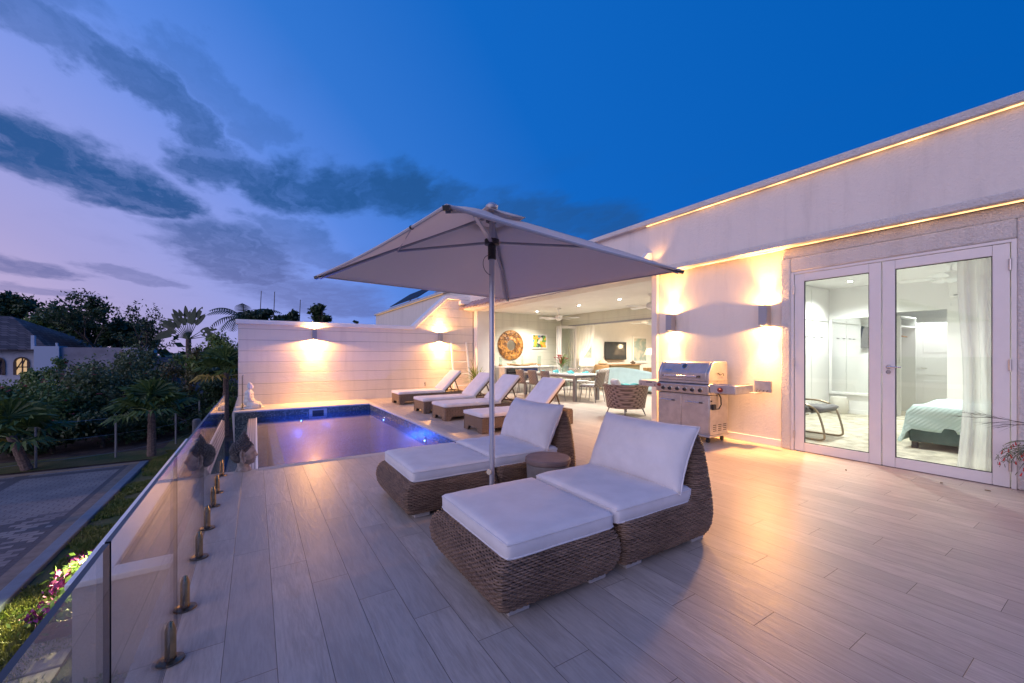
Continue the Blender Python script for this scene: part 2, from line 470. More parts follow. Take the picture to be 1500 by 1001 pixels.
cl_a = lin((30 / 255, 74 / 255, 128 / 255)); cl_b = lin((80 / 255, 89 / 255, 140 / 255))
ccol = w.mix(w.smooth(el, .3, .12), cl_a, cl_b)
sky2 = w.mix(w.m('MULTIPLY', dens, .96), sky, ccol)
# afterglow: the west, left of and behind the camera, is much brighter than the sky in front
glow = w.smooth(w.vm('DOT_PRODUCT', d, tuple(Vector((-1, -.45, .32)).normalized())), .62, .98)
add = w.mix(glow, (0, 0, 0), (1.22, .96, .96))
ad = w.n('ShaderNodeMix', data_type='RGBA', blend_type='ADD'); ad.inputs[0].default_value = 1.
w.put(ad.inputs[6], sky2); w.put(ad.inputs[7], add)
fin = w.mix(w.smooth(dz, -.06, -.005), (.03, .035, .05), ad.outputs[2])
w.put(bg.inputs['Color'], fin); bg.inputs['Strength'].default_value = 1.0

WARM = (1., .46, .13); SOFT = (1., .93, .8); COOL = (.97, 1., .97)
def lamp(name, typ, loc, energy, col, parent=None, size=.03, direction=None, ang=80, blend=.6):
    L = bpy.data.lights.new(name, typ); L.energy = energy; L.color = col
    if typ in ('POINT', 'SPOT'): L.shadow_soft_size = size
    if typ == 'SPOT': L.spot_size = R(ang); L.spot_blend = blend
    o = bpy.data.objects.new(name, L); COL.objects.link(o)
    off = Vector((0, 0, 0)); q = parent
    while q is not None: off += q.location; q = q.parent
    o.location = Vector(loc) - off
    if direction is not None: o.rotation_euler = Vector(direction).to_track_quat('-Z', 'Y').to_euler()
    if parent is not None: o.parent = parent
    return o

# ---------------------------------------------------------------- terrace floor and pool
PX0, PX1, PY0, PY1 = .03, 2.58, 5.5, 11.2
m = MB()
def flat(m, x0, x1, y0, y1, z): m.add([(x0, y0, z), (x1, y0, z), (x1, y1, z), (x0, y1, z)], [(0, 1, 2, 3)])
flat(m, -.44, PX1 + .12, -3, PY0 - .12, 0); flat(m, PX1 + .12, 19, -3, 12.4, 0)
fl = struct(m.build('terrace_floor', tile_floor))
edge_tile = stucco('pale_coping_stone', (.5, .47, .44), 40, .2, .003)
m = MB()
m.box(PX0, PX1, PY0 - .12, PY0, -.03, .004); m.box(-.44, PX0, PY0 - .12, PY0 - .03, -.03, .004); m.box(PX1, PX1 + .12, PY0 - .12, PY1, -.03, .004)
m.box(-.42, PX1 + .12, PY1, 12.4, -.03, .004)
struct(m.build('pool_coping', edge_tile, bevel=.008))
# slab below the terrace
m = MB()
m.box(-.42, -.16, -3, PY0 - .13, -1.8, -.012)
m.box(-.43, 6.2, -3.2, -3, -1.8, -.012)
struct(m.build('terrace_slab_wall', stucco_smooth))
# basin: blue below the water line, dark teal mosaic band above it
m = MB(); WL = -.17
flat(m, PX0, PX1, PY0, PY1, -1.35)
for z0, z1, mi in ((-1.35, WL, 0), (WL, -.03, 1)):
    m.mi = mi
    m.add([(PX1, PY0, z0), (PX1, PY1, z0), (PX1, PY1, z1), (PX1, PY0, z1)], [(0, 1, 2, 3)])
    m.add([(PX0, PY1, z0), (PX1, PY1, z0), (PX1, PY1, z1), (PX0, PY1, z1)], [(0, 1, 2, 3)])
    m.add([(PX0, PY0, z0), (PX1, PY0, z0), (PX1, PY0, z1), (PX0, PY0, z1)], [(3, 2, 1, 0)])
m.mi = 0
m.add([(PX0, PY0, -1.35), (PX0, PY1, -1.35), (PX0, PY1, WL), (PX0, PY0, WL)], [(0, 1, 2, 3)])
struct(m.build('pool_basin', [pool_blue, mosaic]))
m = MB(); m.box(PX0 + .2, PX0 + .34, PY0 + .01, PY1 - .01, -1.34, -.3)
struct(m.build('pool_bench', pool_blue))
m = MB(); flat(m, PX0 - .02, PX1, PY0, PY1, -.165)
struct(m.build('pool_water', water))
# overflow weir and catch basin on the garden side
weir_m, n_, b_ = new_mat('striped_weir_stone')
_x, _y, _z = n_.sep(obj_co(n_))
_s = n_.m('FRACT', n_.m('MULTIPLY', n_.m('ADD', _x, n_.m('MULTIPLY', _y, .004)), 30))
_s = n_.smooth(n_.m('ABSOLUTE', n_.m('SUBTRACT', _s, .5)), .12, .3)
n_.put(b_.inputs['Base Color'], n_.mix(_s, (.12, .12, .13), (.45, .4, .38))); b_.inputs['Roughness'].default_value = .35
m = MB(); m.box(-.135, PX0 - .021, PY0 - .02, PY1, -1.8, -.172)
struct(m.build('pool_weir', weir_m))
m = MB(); m.box(PX0 - .021, PX0, PY0, PY1, -.6, -.16)
struct(m.build('weir_edge', white_gloss))
m = MB()
m.prism([(-.136, -.19), (-.136, -1.8), (-.55, -1.8), (-.5, -.95)], 'y', PY0 - .02, PY1)
m.box(-.40, .02, PY1, 12.4, -1.8, -.032)
m.box(-.40, PX0, PY0 - .03, PY0, -.75, -.02)
struct(m.build('mosaic_spillway', mosaic))
m = MB(); flat(m, -1.2, -.45, PY0 - .02, 12.6, -.9)
struct(m.build('catch_basin_water', water))
m = MB(); flat(m, -1.3, -.3, PY0 - .05, 12.7, -1.3)
struct(m.build('catch_basin', pool_blue))
m = MB()
m.box(-1.42, -1.2, PY0 - .2, 12.8, -1.8, -.84); m.box(-1.2, -.44, PY0 - .2, PY0 - .03, -1.8, -.84)
struct(m.build('catch_basin_wall', stucco('weathered_render', (.4, .37, .35), 20, .4, .01)))
m = MB(); m.box(-1.46, -1.17, PY0 - .24, 12.84, -.838, -.78); m.box(-1.17, -.45, PY0 - .24, PY0 + .0, -.838, -.78)
struct(m.build('catch_basin_coping', white_gloss, bevel=.01))

# skimmer and pool lamps
t = thing('pool_skimmer', 'grey framed dark skimmer opening in the mosaic at the far end of the pool', 'skimmer', (1.33, PY1, -.12))
m = MB(); x = 1.33
for a in ((x - .2, x - .13, -.21, -.05), (x + .13, x + .2, -.21, -.05), (x - .13, x + .13, -.085, -.05)): m.box(a[0], a[1], PY1 - .02, PY1 + .02, a[2], a[3])
m.build('frame', M('grey_plastic', (.3, .3, .29), .5), t)
m = MB(); m.box(x - .129, x + .129, PY1 - .008, PY1 - .002, -.24, -.086); m.build('opening', dark_gap, t)
bluewhite = emit('pool_lamp_lens', (.4, .6, 1.), 12)
for k, (p, nv, lb) in enumerate([((PX1, 9.76, -.24), (-1, 0, 0), 'small blue white lamp in the pool side wall, the farther from the wicker chaises'),
                                 ((PX1, 7.0, -.24), (-1, 0, 0), 'small blue white lamp in the pool side wall just beyond the far wicker ottoman'),
                                 ((.95, PY1, -.32), (0, -1, 0), 'small round lamp under water left of the skimmer opening')]):
    t = thing('pool_lamp', lb, 'pool lamp', p, 'lamps under the pool water')
    nv = Vector(nv); p = Vector(p)
    m = MB(); m.cyl(p, p + nv * .012, .06, .05, 18); m.build('bezel', chrome, t)
    m = MB(); m.cyl(p + nv * .0125, p + nv * .022, .014, .01, 14); m.build('lens', bluewhite, t)
    q = p + nv * .85 - Vector((0, 0, .45))
    lamp('pool_glow', 'POINT', q, 38, (.03, .2, 1.), t, .02)
for y in (6.3, 8.6):  # added lamps, sunk out of sight, that bring blue to the weir side
    t = thing('pool_lamp', 'added blue lamp sunk unseen under the water on the weir side, %s' % ('nearest the carved head' if y < 7 else 'towards the far end'), 'pool lamp', (PX0, y, -1.05), 'lamps under the pool water')
    m = MB(); m.cyl((PX0, y, -1.05), (PX0 + .02, y, -1.05), .05, .045, 16); m.build('bezel', chrome, t)
    m = MB(); m.cyl((PX0 + .021, y, -1.05), (PX0 + .03, y, -1.05), .03, .02, 12); m.build('lens', bluewhite, t)
    lamp('pool_glow', 'POINT', (PX0 + .3, y, -.55), 240, (.03, .22, 1.), t, .02)

# ---------------------------------------------------------------- boundary wall with stepped top
t = thing('boundary_wall', 'tall white board wall behind the pool with a coping that slopes up to the right', 'wall', (-.36, 12.5, 0))
top = [(-.36, 2.09), (4.17, 2.09), (5.28, 3.13), (6.26, 3.13)]
m = MB(); m.prism([(-.36, -1.8)] + top + [(6.26, -1.8)], 'y', 12.4, 12.62); m.build('wall', board_wall, t)
m = MB()
cp = [(-.42, 2.09), (4.19, 2.09), (5.30, 3.13), (6.27, 3.13)]; cu = [(6.27, 3.245), (5.255, 3.245), (4.145, 2.20), (-.42, 2.20)]
m.prism(cp + cu, 'y', 12.33, 12.69); m.build('coping', white_gloss, t, bevel=.012)
flank = M('pale_render', (.6, .57, .56), .85, var=.05)
m = MB(); m.prism([(-.41, -1.8), (-.5, -.2), (-.37, .25), (-.37, 2.08), (-.361, 2.08), (-.361, -1.8)], 'y', 12.42, 12.6); m.build('end_fillet', flank, t)

# ---------------------------------------------------------------- wall lamps
def wall_lamp(p, nv, lab, e_up, e_dn, metal=grey_alu):
    """up-and-down lamp; p on the wall face, nv pointing off the wall"""
    p = Vector(p); nv = Vector(nv); side = nv.cross(Vector((0, 0, 1)))
    t = thing('wall_lamp', lab, 'wall lamp', p, 'up and down wall lamps')
    c = p + nv * .095
    fx = Matrix(((side.x, nv.x, 0, 0), (side.y, nv.y, 0, 0), (0, 0, 1, 0), (0, 0, 0, 1)))
    m = MB()
    for s in (-1, 1):
        m.obox(Matrix.Translation(c + side * (.052 * s)) @ fx, .008, .12, .285); m.obox(Matrix.Translation(c + nv * (.056 * s)) @ fx, .096, .008, .285)
    m.build('housing', metal, t, bevel=.002)
    m = MB(); m.obox(Matrix.Translation(p + nv * .016) @ fx, .07, .03, .1); m.build('bracket', black_metal, t)
    m = MB(); m.obox(Matrix.Translation(c) @ fx, .094, .102, .01); m.build('divider', black_metal, t)
    bulb = emit('warm_lamp_disc', (1., .78, .45), 25)
    for s, e in ((1, e_up), (-1, e_dn)):
        m = MB(); q = c + Vector((0, 0, s * .08)); m.cyl(q - Vector((0, 0, .01)), q + Vector((0, 0, .01)), .04, .04, 14); m.build('lamp_disc', bulb, t)
        lamp('lamp_beam', 'SPOT', c + Vector((0, 0, s * .12)), e * 4.2, WARM, t, .03, Vector((0, 0, s)) + nv * .06, 62, .8)
        lamp('lamp_spill', 'SPOT', c + Vector((0, 0, s * .148)), e * (2.4 if nv.y < -.5 else .6), WARM, t, .03, Vector((0, 0, s)), 168, .12)
        lamp('lamp_throw', 'SPOT', c + Vector((0, 0, s * .148)), e * (4.6 if s < 0 else 1.), WARM, t, .13, Vector((0, 0, s)) + nv * .75, 140, 1.)
    return t
wall_lamp((1.37, 12.4, 1.87), (0, -1, 0), 'grey up and down lamp on the board wall under the low coping, over the pool', 30, 62)
wall_lamp((5.05, 12.4, 1.87), (0, -1, 0), 'grey up and down lamp under the slanting coping near the towel ladder', 30, 55)
wall_lamp((6.27, 4.55, 1.865), (-1, 0, 0), 'grey up and down lamp on the plaster wall over the left shelf of the grill', 45, 45)
wall_lamp((6.27, 2.99, 1.865), (-1, 0, 0), 'grey up and down lamp on the plaster wall between the grill and the glass doors', 45, 60)

# ---------------------------------------------------------------- villa
V = thing('villa', 'low white stucco villa with glass double doors, tiled eave and open dining patio', 'house', (6.3, 4, 0))
led, n_, b_ = new_mat('warm_led_strip')
b_.inputs['Emission Color'].default_value = (1., .54, .2, 1); b_.inputs['Base Color'].default_value = (.8, .6, .4, 1)
_x, _y, _z = n_.sep(obj_co(n_))
_f = n_.noise(n_.comb(0, _y, 0), 1.3, 3, .6); _p = n_.m('ABSOLUTE', n_.m('SINE', n_.m('MULTIPLY', _y, 9.)))
n_.put(b_.inputs['Emission Strength'], n_.m('MULTIPLY', n_.m('ADD', n_.smooth(_f, .3, .7), .35), n_.m('ADD', n_.m('MULTIPLY', _p, .5), .6)))
_sc = n_.m('MULTIPLY', b_.inputs['Emission Strength'].links[0].from_socket, 2.5); n_.put(b_.inputs['Emission Strength'], _sc)
# lower wall between patio and doors, and around the doors
m = MB(); m.box(6.27, 6.47, 2.79, 4.93, 0, 2.77); m.build('wall', stucco_smooth, V)        # behind the grill
m = MB(); m.box(6.27, 6.47, -3, .52, 0, 2.77); m.build('wall', stucco_smooth, V)
m = MB()                                            # rough surround of the doors
m.box(6.195, 6.47, 2.665, 2.79, 0, 2.62); m.box(6.195, 6.47, .52, .71, 0, 2.62)
m.box(6.195, 6.47, .71, 2.665, 2.425, 2.62)
m.box(6.23, 6.47, .52, 2.79, 2.62, 2.77)
m.build('door_surround', stucco_rough, V, bevel=.02)
m = MB(); m.box(6.2, 6.27, 4.86, 4.98, 0, 2.77); m.build('pilaster', stucco_smooth, V, bevel=.008)
m = MB(); m.box(6.252, 6.27, 2.79, 4.86, 0, .1); m.build('baseboard', white_gloss, V, bevel=.004)
# upper wall, ledge and coping
m = MB(); m.box(6.1, 6.6, -3, 14, 2.77, 3.655); m.build('parapet', stucco_wall, V)
m = MB(); m.box(6.065, 6.1, -3, 4.98, 2.77, 2.86); m.build('ledge', stucco_rough, V, bevel=.012)
m = MB(); m.box(6.0, 6.7, -3, 14.03, 3.655, 3.745); m.build('coping', stucco_rough, V, bevel=.012)
m = MB(); m.box(6.05, 6.062, -3, 4.97, 3.641, 3.652); m.build('light_strip', led, V)
m = MB(); m.box(6.148, 6.16, -3, 4.86, 2.757, 2.767); m.build('light_strip', led, V)
# ceilings, roof slab
m = MB(); m.box(6.6, 20, -3, 12.38, 2.8, 3.1); m.build('ceiling', plain_white, V)
m = MB(); m.box(5.97, 6.6, 4.98, 12.39, 2.795, 2.83); m.build('soffit', plain_white, V)
# tiled eave over the patio
tile_m = M('clay_eave_tile', (.36, .26, .25), .75, var=.25, vs=5, bump=.3, bs=30)
def eave(u, v):
    y = 4.98 + u * 7.4
    a = abs(math.sin(u * 7.4 / .2 * PI))
    return (6.1 - v * .36, y, 3.03 - v * .22 + .06 * a)
m = MB(); m.grid(eave, 37 * 8, 4)
o = m.build('tiled_eave', tile_m, V, ang=60); s_ = o.modifiers.new('thick', 'SOLIDIFY'); s_.thickness = .022
m = MB(); m.box(5.91, 5.969, 4.98, 12.39, 2.795, 2.85); m.build('fascia', plain_white, V)
m = MB(); m.prism([(5.82, 2.79), (6.1, 2.79), (6.1, 3.16), (5.98, 3.14), (5.8, 2.98)], 'y', 4.87, 4.979); m.build('eave_end', white_gloss, V, bevel=.01)
m = MB(); m.box(5.72, 6.095, 12.2, 12.39, 2.97, 3.1); m.build('eave_end', white_gloss, V, bevel=.01)
lamp('eave_spot', 'SPOT', (5.95, 4.7, 2.95), 4, WARM, V, .03, (0.2, .3, 1), 110, .5)
lamp('eave_spot', 'SPOT', (5.85, 12.0, 2.86), 5, WARM, V, .03, (0, .5, 1), 120, .5)
# party wall at the back of patio and living room, and inner walls
m = MB(); m.box(6.74, 10.2, 12.38, 12.45, 0, 2.8); m.build('board_wall', board_in, V)
m = MB(); m.box(6.28, 6.74, 12.12, 12.39, 0, 2.795); m.build('pilaster', plain_white, V, bevel=.006)
m = MB(); m.box(10.2, 20, 12.381, 12.45, 0, 2.8); m.box(19.5, 19.6, 4.3, 12.38, 0, 2.8); m.box(6.47, 19.5, 4.2, 4.3, 0, 2.8)
m.build('inner_wall', plain_white, V)
m = MB(); m.box(10.1, 10.3, 4.3, 12.379, 2.42, 2.799); m.box(10.1, 10.3, 11.95, 12.379, 0, 2.42); m.box(10.1, 10.3, 4.3, 5.2, 0, 2.42); m.build('header_wall', board_in, V)
m = MB(); m.box(10.08, 10.2, 5.2, 11.95, 2.37, 2.419); m.build('track', grey_alu, V)
# folded glass doors
for k, y in enumerate((11.62, 11.74, 11.86)):
    x0, x1 = 9.42 + .02 * k, 10.19
    m = MB()
    m.box(x0, x0 + .07, y - .022, y + .022, .02, 2.37); m.box(x1 - .07, x1, y - .022, y + .022, .02, 2.37)
    m.box(x0 + .07, x1 - .07, y - .022, y + .022, .02, .12); m.box(x0 + .07, x1 - .07, y - .022, y + .022, 2.28, 2.37)
    f = m.build('folding_door', white_alu, V, bevel=.004)
    m = MB(); m.box(x0 + .07, x1 - .07, y - .004, y + .004, .12, 2.28); m.build('pane', glass, f, flat=True)
# glass double doors
m = MB(); m.box(6.205, 6.3, 2.63, 2.665, 0, 2.425); m.box(6.205, 6.3, .71, .745, 0, 2.425); m.box(6.205, 6.3, .745, 2.63, 2.395, 2.425)
m.build('door_frame', white_alu, V, bevel=.003)
def leaf(y0, y1, hinge):
    m = MB(); a, b = 6.212, 6.262
    z0, z1 = .006, 2.391; fw = .112
    m.box(a, b, y0, y0 + fw, z0, z1); m.box(a, b, y1 - fw, y1, z0, z1)
    m.box(a, b, y0 + fw + .0015, y1 - fw - .0015, z0, .12); m.box(a, b, y0 + fw + .0015, y1 - fw - .0015, z1 - .105, z1)
    f = m.build('glass_door', white_alu, V, bevel=.004)
    m = MB(); m.box(6.234, 6.242, y0 + fw, y1 - fw, .12, z1 - .105); m.build('pane', glass, f, flat=True)
    m = MB(); g0, g1 = y0 + fw, y1 - fw
    for q in ((g0, g0 + .008, .12, z1 - .105), (g1 - .008, g1, .12, z1 - .105), (g0 + .008, g1 - .008, .12, .128), (g0 + .008, g1 - .008, z1 - .113, z1 - .105)): m.box(6.222, 6.233, *q)
    m.build('gasket', dark_gap, f)
    for z in (.22, 1.2, 2.18):
        m = MB(); m.cyl((6.2, hinge, z - .055), (6.2, hinge, z + .055), .011); m.build('hinge', steel, f)
    return f
leaf(1.716, 2.622, 2.625)
fr = leaf(.753, 1.706, .75)
m = MB(); m.cyl((6.212, 1.65, 1.16), (6.17, 1.65, 1.16), .012); m.tube([(6.17, 1.65, 1.16), (6.165, 1.6, 1.16), (6.165, 1.53, 1.158)], .009)
m.cyl((6.212, 1.65, 1.16), (6.206, 1.65, 1.16), .026); m.cyl((6.212, 1.65, 1.1), (6.205, 1.65, 1.1), .024); m.build('handle', chrome, fr)
m = MB(); m.box(6.215, 6.27, .72, 2.66, .001, .005); m.build('threshold', dark_gap, V)

# ---------------------------------------------------------------- neighbouring half of the villa beyond the board wall
N = thing('neighbour_house', 'white neighbouring house beyond the board wall, same parapet line, dark panels on its roof', 'house', (6.4, 20, -1.8))
m = MB(); m.box(6.1, 6.5, 14.04, 24.9, -1.8, 3.64); m.build('wall', stucco_wall, N)
m = MB(); m.box(6.0, 6.6, 14.04, 24.95, 3.64, 3.73); m.build('coping', stucco_rough, N, bevel=.01)
m = MB(); m.box(6.5, 16, 24.6, 24.9, -1.8, 3.64); m.box(6.5, 16, 14.04, 24.6, 3.1, 3.3); m.build('roof', stucco_wall, N)
navy = M('dark_solar_glass', (.012, .014, .025), .55, spec=.2)
for (x0, y0, x1, y1, z0) in ((6.75, 19.4, 7.95, 24.2, 4.12), (6.75, 14.6, 7.95, 17.0, 4.12)):
    m = MB(); m.prism([(x0, z0), (x1, z0 + .82), (x1, z0 + .86), (x0, z0 + .04)], 'y', y0, y1); f = m.build('solar_panel', navy, N)
    m = MB(); m.prism([(x0 - .05, z0 - .06), (x0 + .1, z0 - .01), (x0 + .1, z0 - .05), (x0 - .05, z0 - .1)], 'y', y0 - .05, y1 + .05); m.build('panel_rail', grey_alu, f)
    m = MB(); m.box(x1 - .1, x1 - .02, y0 + .2, y0 + .28, 3.3, z0 + .7); m.box(x1 - .1, x1 - .02, y1 - .28, y1 - .2, 3.3, z0 + .7); m.box(x0 + .1, x0 + .18, y0 + .2, y0 + .28, 3.3, z0); m.build('panel_stand', grey_alu, f)
m = MB(); m.box(6.03, 6.05, 14.5, 24.5, 3.622, 3.636); m.build('light_strip', emit('dim_led_strip', (1., .6, .25), .5), N)
# ---------------------------------------------------------------- woven wicker (real strands)
def rrect(x0, x1, y0, y1, r, n=7):
    pts = []
    for cx, cy_, a0 in ((x1 - r, y0 + r, -90), (x1 - r, y1 - r, 0), (x0 + r, y1 - r, 90), (x0 + r, y0 + r, 180)):
        for k in range(n + 1):
            a = R(a0 + 90 * k / n); pts.append((cx + r * math.cos(a), cy_ + r * math.sin(a)))
    return np.array(pts)
def resample(P, K):
    Q = np.vstack([P, P[:1]]); L = np.r_[0, np.cumsum(np.hypot(*np.diff(Q, axis=0).T))]
    s = np.linspace(0, L[-1], K, endpoint=False)
    X = np.c_[np.interp(s, L, Q[:, 0]), np.interp(s, L, Q[:, 1])]
    T = np.roll(X, -1, 0) - np.roll(X, 1, 0); T /= np.linalg.norm(T, axis=1)[:, None]
    return X, np.c_[T[:, 1], -T[:, 0]], L[-1]
def weave(rows, pitch=.0225, rz=.0060, ro=.0062, amp=.0030):
    """rows: list of (z, loop points). Horizontal strands going over and under upright stakes."""
    V = []; F = []; off = 0; rng = np.random.default_rng(3)
    L0 = resample(rows[len(rows) // 2][1], 50)[2]
    H = int(round(L0 / pitch / 2)) * 2; K = H * 6
    ang = np.radians([-95, -40, 0, 40, 95])
    for i, (z, P) in enumerate(rows):
        X, Nn, _ = resample(P, K)
        ph = np.pi * np.arange(K) / 6 + np.pi * i
        d = amp * np.tanh(2.2 * np.cos(ph) + .9) + rng.normal(0, .0005, K)
        zz = z + rng.normal(0, .0008) + .0012 * np.sin(np.arange(K) * .05 + i)
        ring = np.stack([np.c_[X + Nn * (d + ro * math.cos(a))[:, None], zz + np.full(K, rz * math.sin(a))] for a in ang], 1)
        V.append(ring.reshape(-1, 3))
        j = np.arange(K); jn = (j + 1) % K; n = len(ang)
        for q in range(n - 1):
            F.append(np.c_[off + j * n + q, off + jn * n + q, off + jn * n + q + 1, off + j * n + q + 1])
        off += K * n
    # upright stakes seen between the strands
    S = H
    for k in range(S):
        if k == 0: cache = [(resample(P, S), z) for z, P in rows[::2]]
        c = []
        for (X, Nn, _), z in cache:
            p = X[k] - Nn[k] * .001; tdir = np.array([-Nn[k][1], Nn[k][0]])
            for s in (-.0035, .0035): c.append([*(p + tdir * s), z])
        V.append(np.array(c)); m = len(cache)
        F.append(np.array([[off + 2 * a, off + 2 * a + 1, off + 2 * a + 3, off + 2 * a + 2] for a in range(m - 1)]))
        off += 2 * m
    return np.vstack(V), np.vstack(F)
def core(rows, inset=.012):
    m = MB(); K = 48; R_ = []
    for z, P in rows:
        X, Nn, _ = resample(P, K); X = X - Nn * inset; R_.append([(x, y, z) for x, y in X])
    V = [p for r in R_ for p in r]
    F = [(i * K + j, i * K + (j + 1) % K, (i + 1) * K + (j + 1) % K, (i + 1) * K + j) for i in range(len(R_) - 1) for j in range(K)]
    F += [tuple(range(K))[::-1], tuple((len(R_) - 1) * K + j for j in range(K))]
    return m.add(V, F)

def cushion(name, x0, x1, y0, y1, z0, z1, r, mat, parent, puff=.012, seed=0, wr=.004, M_=None, n=18, piping=True, pinch=0.):
    """soft box with rounded edges, a puffed top and faint wrinkles; piping as a child"""
    cx, cy_, cz = (x0 + x1) / 2, (y0 + y1) / 2, (z0 + z1) / 2
    h = np.array([(x1 - x0) / 2, (y1 - y0) / 2, (z1 - z0) / 2])
    m = MB(); sd = Vector((seed * 3.7, seed * 1.3, 5))
    def surf(q):
        q = Vector(q)
        inner = Vector([max(-(h[i] - r), min(h[i] - r, q[i] * h[i])) for i in range(3)])
        o = Vector([q[i] * h[i] for i in range(3)]) - inner
        if o.length > 1e-9: o = o.normalized() * r if max(abs(c) for c in q) > .999 else o
        p = inner + o
        u, v = q.x, q.y
        k = (1 - u ** 4) * (1 - v ** 4)
        p.z += (puff * k) * (1 if q.z > 0 else -.4) * abs(q.z)
        if pinch:
            e = 1 - pinch * max(0, (abs(u) * abs(v))) ** 3; p.z *= e
            p.x *= 1 - .035 * (1 - v * v) * abs(u); p.y *= 1 - .03 * (1 - u * u) * abs(v)
        w = mn.noise(Vector((p.x * 5, p.y * 5, p.z * 5)) + sd) * .6 + mn.noise(Vector((p.x * 13, p.y * 9, p.z * 9)) + sd) * .4
        p += o.normalized() * wr * w if o.length > 1e-9 else Vector((0, 0, wr * w))
        if abs(q.z) > .99: p.z += wr * w
        p += Vector((cx, cy_, cz))
        return M_ @ p if M_ is not None else p
    nz = max(4, n // 4)
    def uu(i, k): 
        t = 2 * i / k - 1
        return math.sin(t * PI / 2) * .35 + t * .65
    for ax, s in ((2, 1), (2, -1), (0, 1), (0, -1), (1, 1), (1, -1)):
        a, b = [(1, 2), (2, 0), (0, 1)][ax]
        ka = nz if a == 2 else n; kb = nz if b == 2 else n
        def fn(u, v, ax=ax, s=s, a=a, b=b, ka=ka, kb=kb):
            q = [0, 0, 0]; q[ax] = s
            uq = 2 * u - 1; vq = 2 * v - 1
            q[a] = (math.sin(uq * PI / 2) * .35 + uq * .65) * s; q[b] = math.sin(vq * PI / 2) * .35 + vq * .65
            return surf(q)
        m.grid(fn, ka, kb)
    # weld seams
    o = m.build(name, mat, parent, ang=180)
    wd_ = o.modifiers.new('weld', 'WELD'); wd_.merge_threshold = .0008
    if piping:
        for zs in (.72, -.72):
            pts = []
            for a in np.linspace(0, 2 * PI, 97):
                u, v = math.cos(a), math.sin(a); k = 1 / max(abs(u), abs(v)); q = (u * k, v * k, zs); pts.append(surf(q))
            mm = MB(); mm.tube(pts, .0058, 6, False); po = mm.build('piping', mat, o)
            po.location = (0, 0, 0)
    return o

def profile(pts, step=.0121):
    P = np.array(pts); L = np.r_[0, np.cumsum(np.hypot(*np.diff(P, axis=0).T))]; n = int(L[-1] / step)
    s = np.linspace(0, L[-1], n + 1); return list(zip(np.interp(s, L, P[:, 0]), np.interp(s, L, P[:, 1])))
def pillow(name, w_, h_, T, M_, mat, parent, seed=0, wr=.006, n=26):
    sd = Vector((seed * 2.3, seed, 1)); m = MB()
    def outline(u, v): return (h_ / 2 * u * (1 - .06 * (1 - v * v) * abs(u)), w_ / 2 * v * (1 - .045 * (1 - u * u) * abs(v)))
    for s in (1, -1):
        def fn(a, b, s=s):
            u = (2 * a - 1) * s; v = 2 * b - 1; x, y = outline(u, v)
            k = max(0., (1 - u ** 4) * (1 - v ** 4)) ** .55
            z = T / 2 * k * (1 - .12 * (u * u + v * v))
            z += wr * k * (mn.noise(Vector((x * 7, y * 5, s)) + sd) + .5 * mn.noise(Vector((x * 20, y * 9, s)) + sd))
            e = max(0., 1 - (1 - abs(u)) / .28) + max(0., 1 - (1 - abs(v)) / .2)
            z += .004 * e * k * math.sin(y * 70 + x * 60 + 3 * mn.noise(Vector((x * 9, y * 9, 2)) + sd))
            return M_ @ Vector((x, y, s * z))
        m.grid(fn, n, n)
    o = m.build(name, mat, parent, ang=180); wd_ = o.modifiers.new('weld', 'WELD'); wd_.merge_threshold = .0006
    pts = []
    for k in range(121):
        a = 2 * PI * k / 120; c, s2 = math.cos(a), math.sin(a); q = 1 / max(abs(c), abs(s2)); x, y = outline(c * q, s2 * q); pts.append(M_ @ Vector((x, y, 0)))
    mm = MB(); mm.tube(pts, .0045, 6, False); mm.build('piping', mat, o)
    return o
def ottoman(lab):
    t = thing('wicker_ottoman', lab, 'ottoman', (1.39, 2.09, 0), 'woven chaise ottomans')
    rows = []
    for z, b in profile([(.046, .0), (.07, .018), (.12, .041), (.18, .051), (.235, .043), (.272, .026), (.289, .004), (.294, -.016)]):
        rows.append((z, rrect(1.01 - b, 1.755 + b * .75, 1.69 - b, 2.49 + b, .04)))
    V, F = weave(rows); npmesh('wicker_base', V, F, wicker, t)
    f = [o for o in COL.objects if o.parent == t][-1]
    core(rows).build('liner', core_m, f)
    for x in (1.06, 1.6):
        for y in (1.71, 2.38):
            m = MB(); m.box(x, x + .13, y, y + .09, 0, .045); m.build('foot', foot_m, t, bevel=.006)
    cushion('cushion', 1.03, 1.765, 1.675, 2.505, .285, .388, .026, fabric, t, .014, 1)
    return t
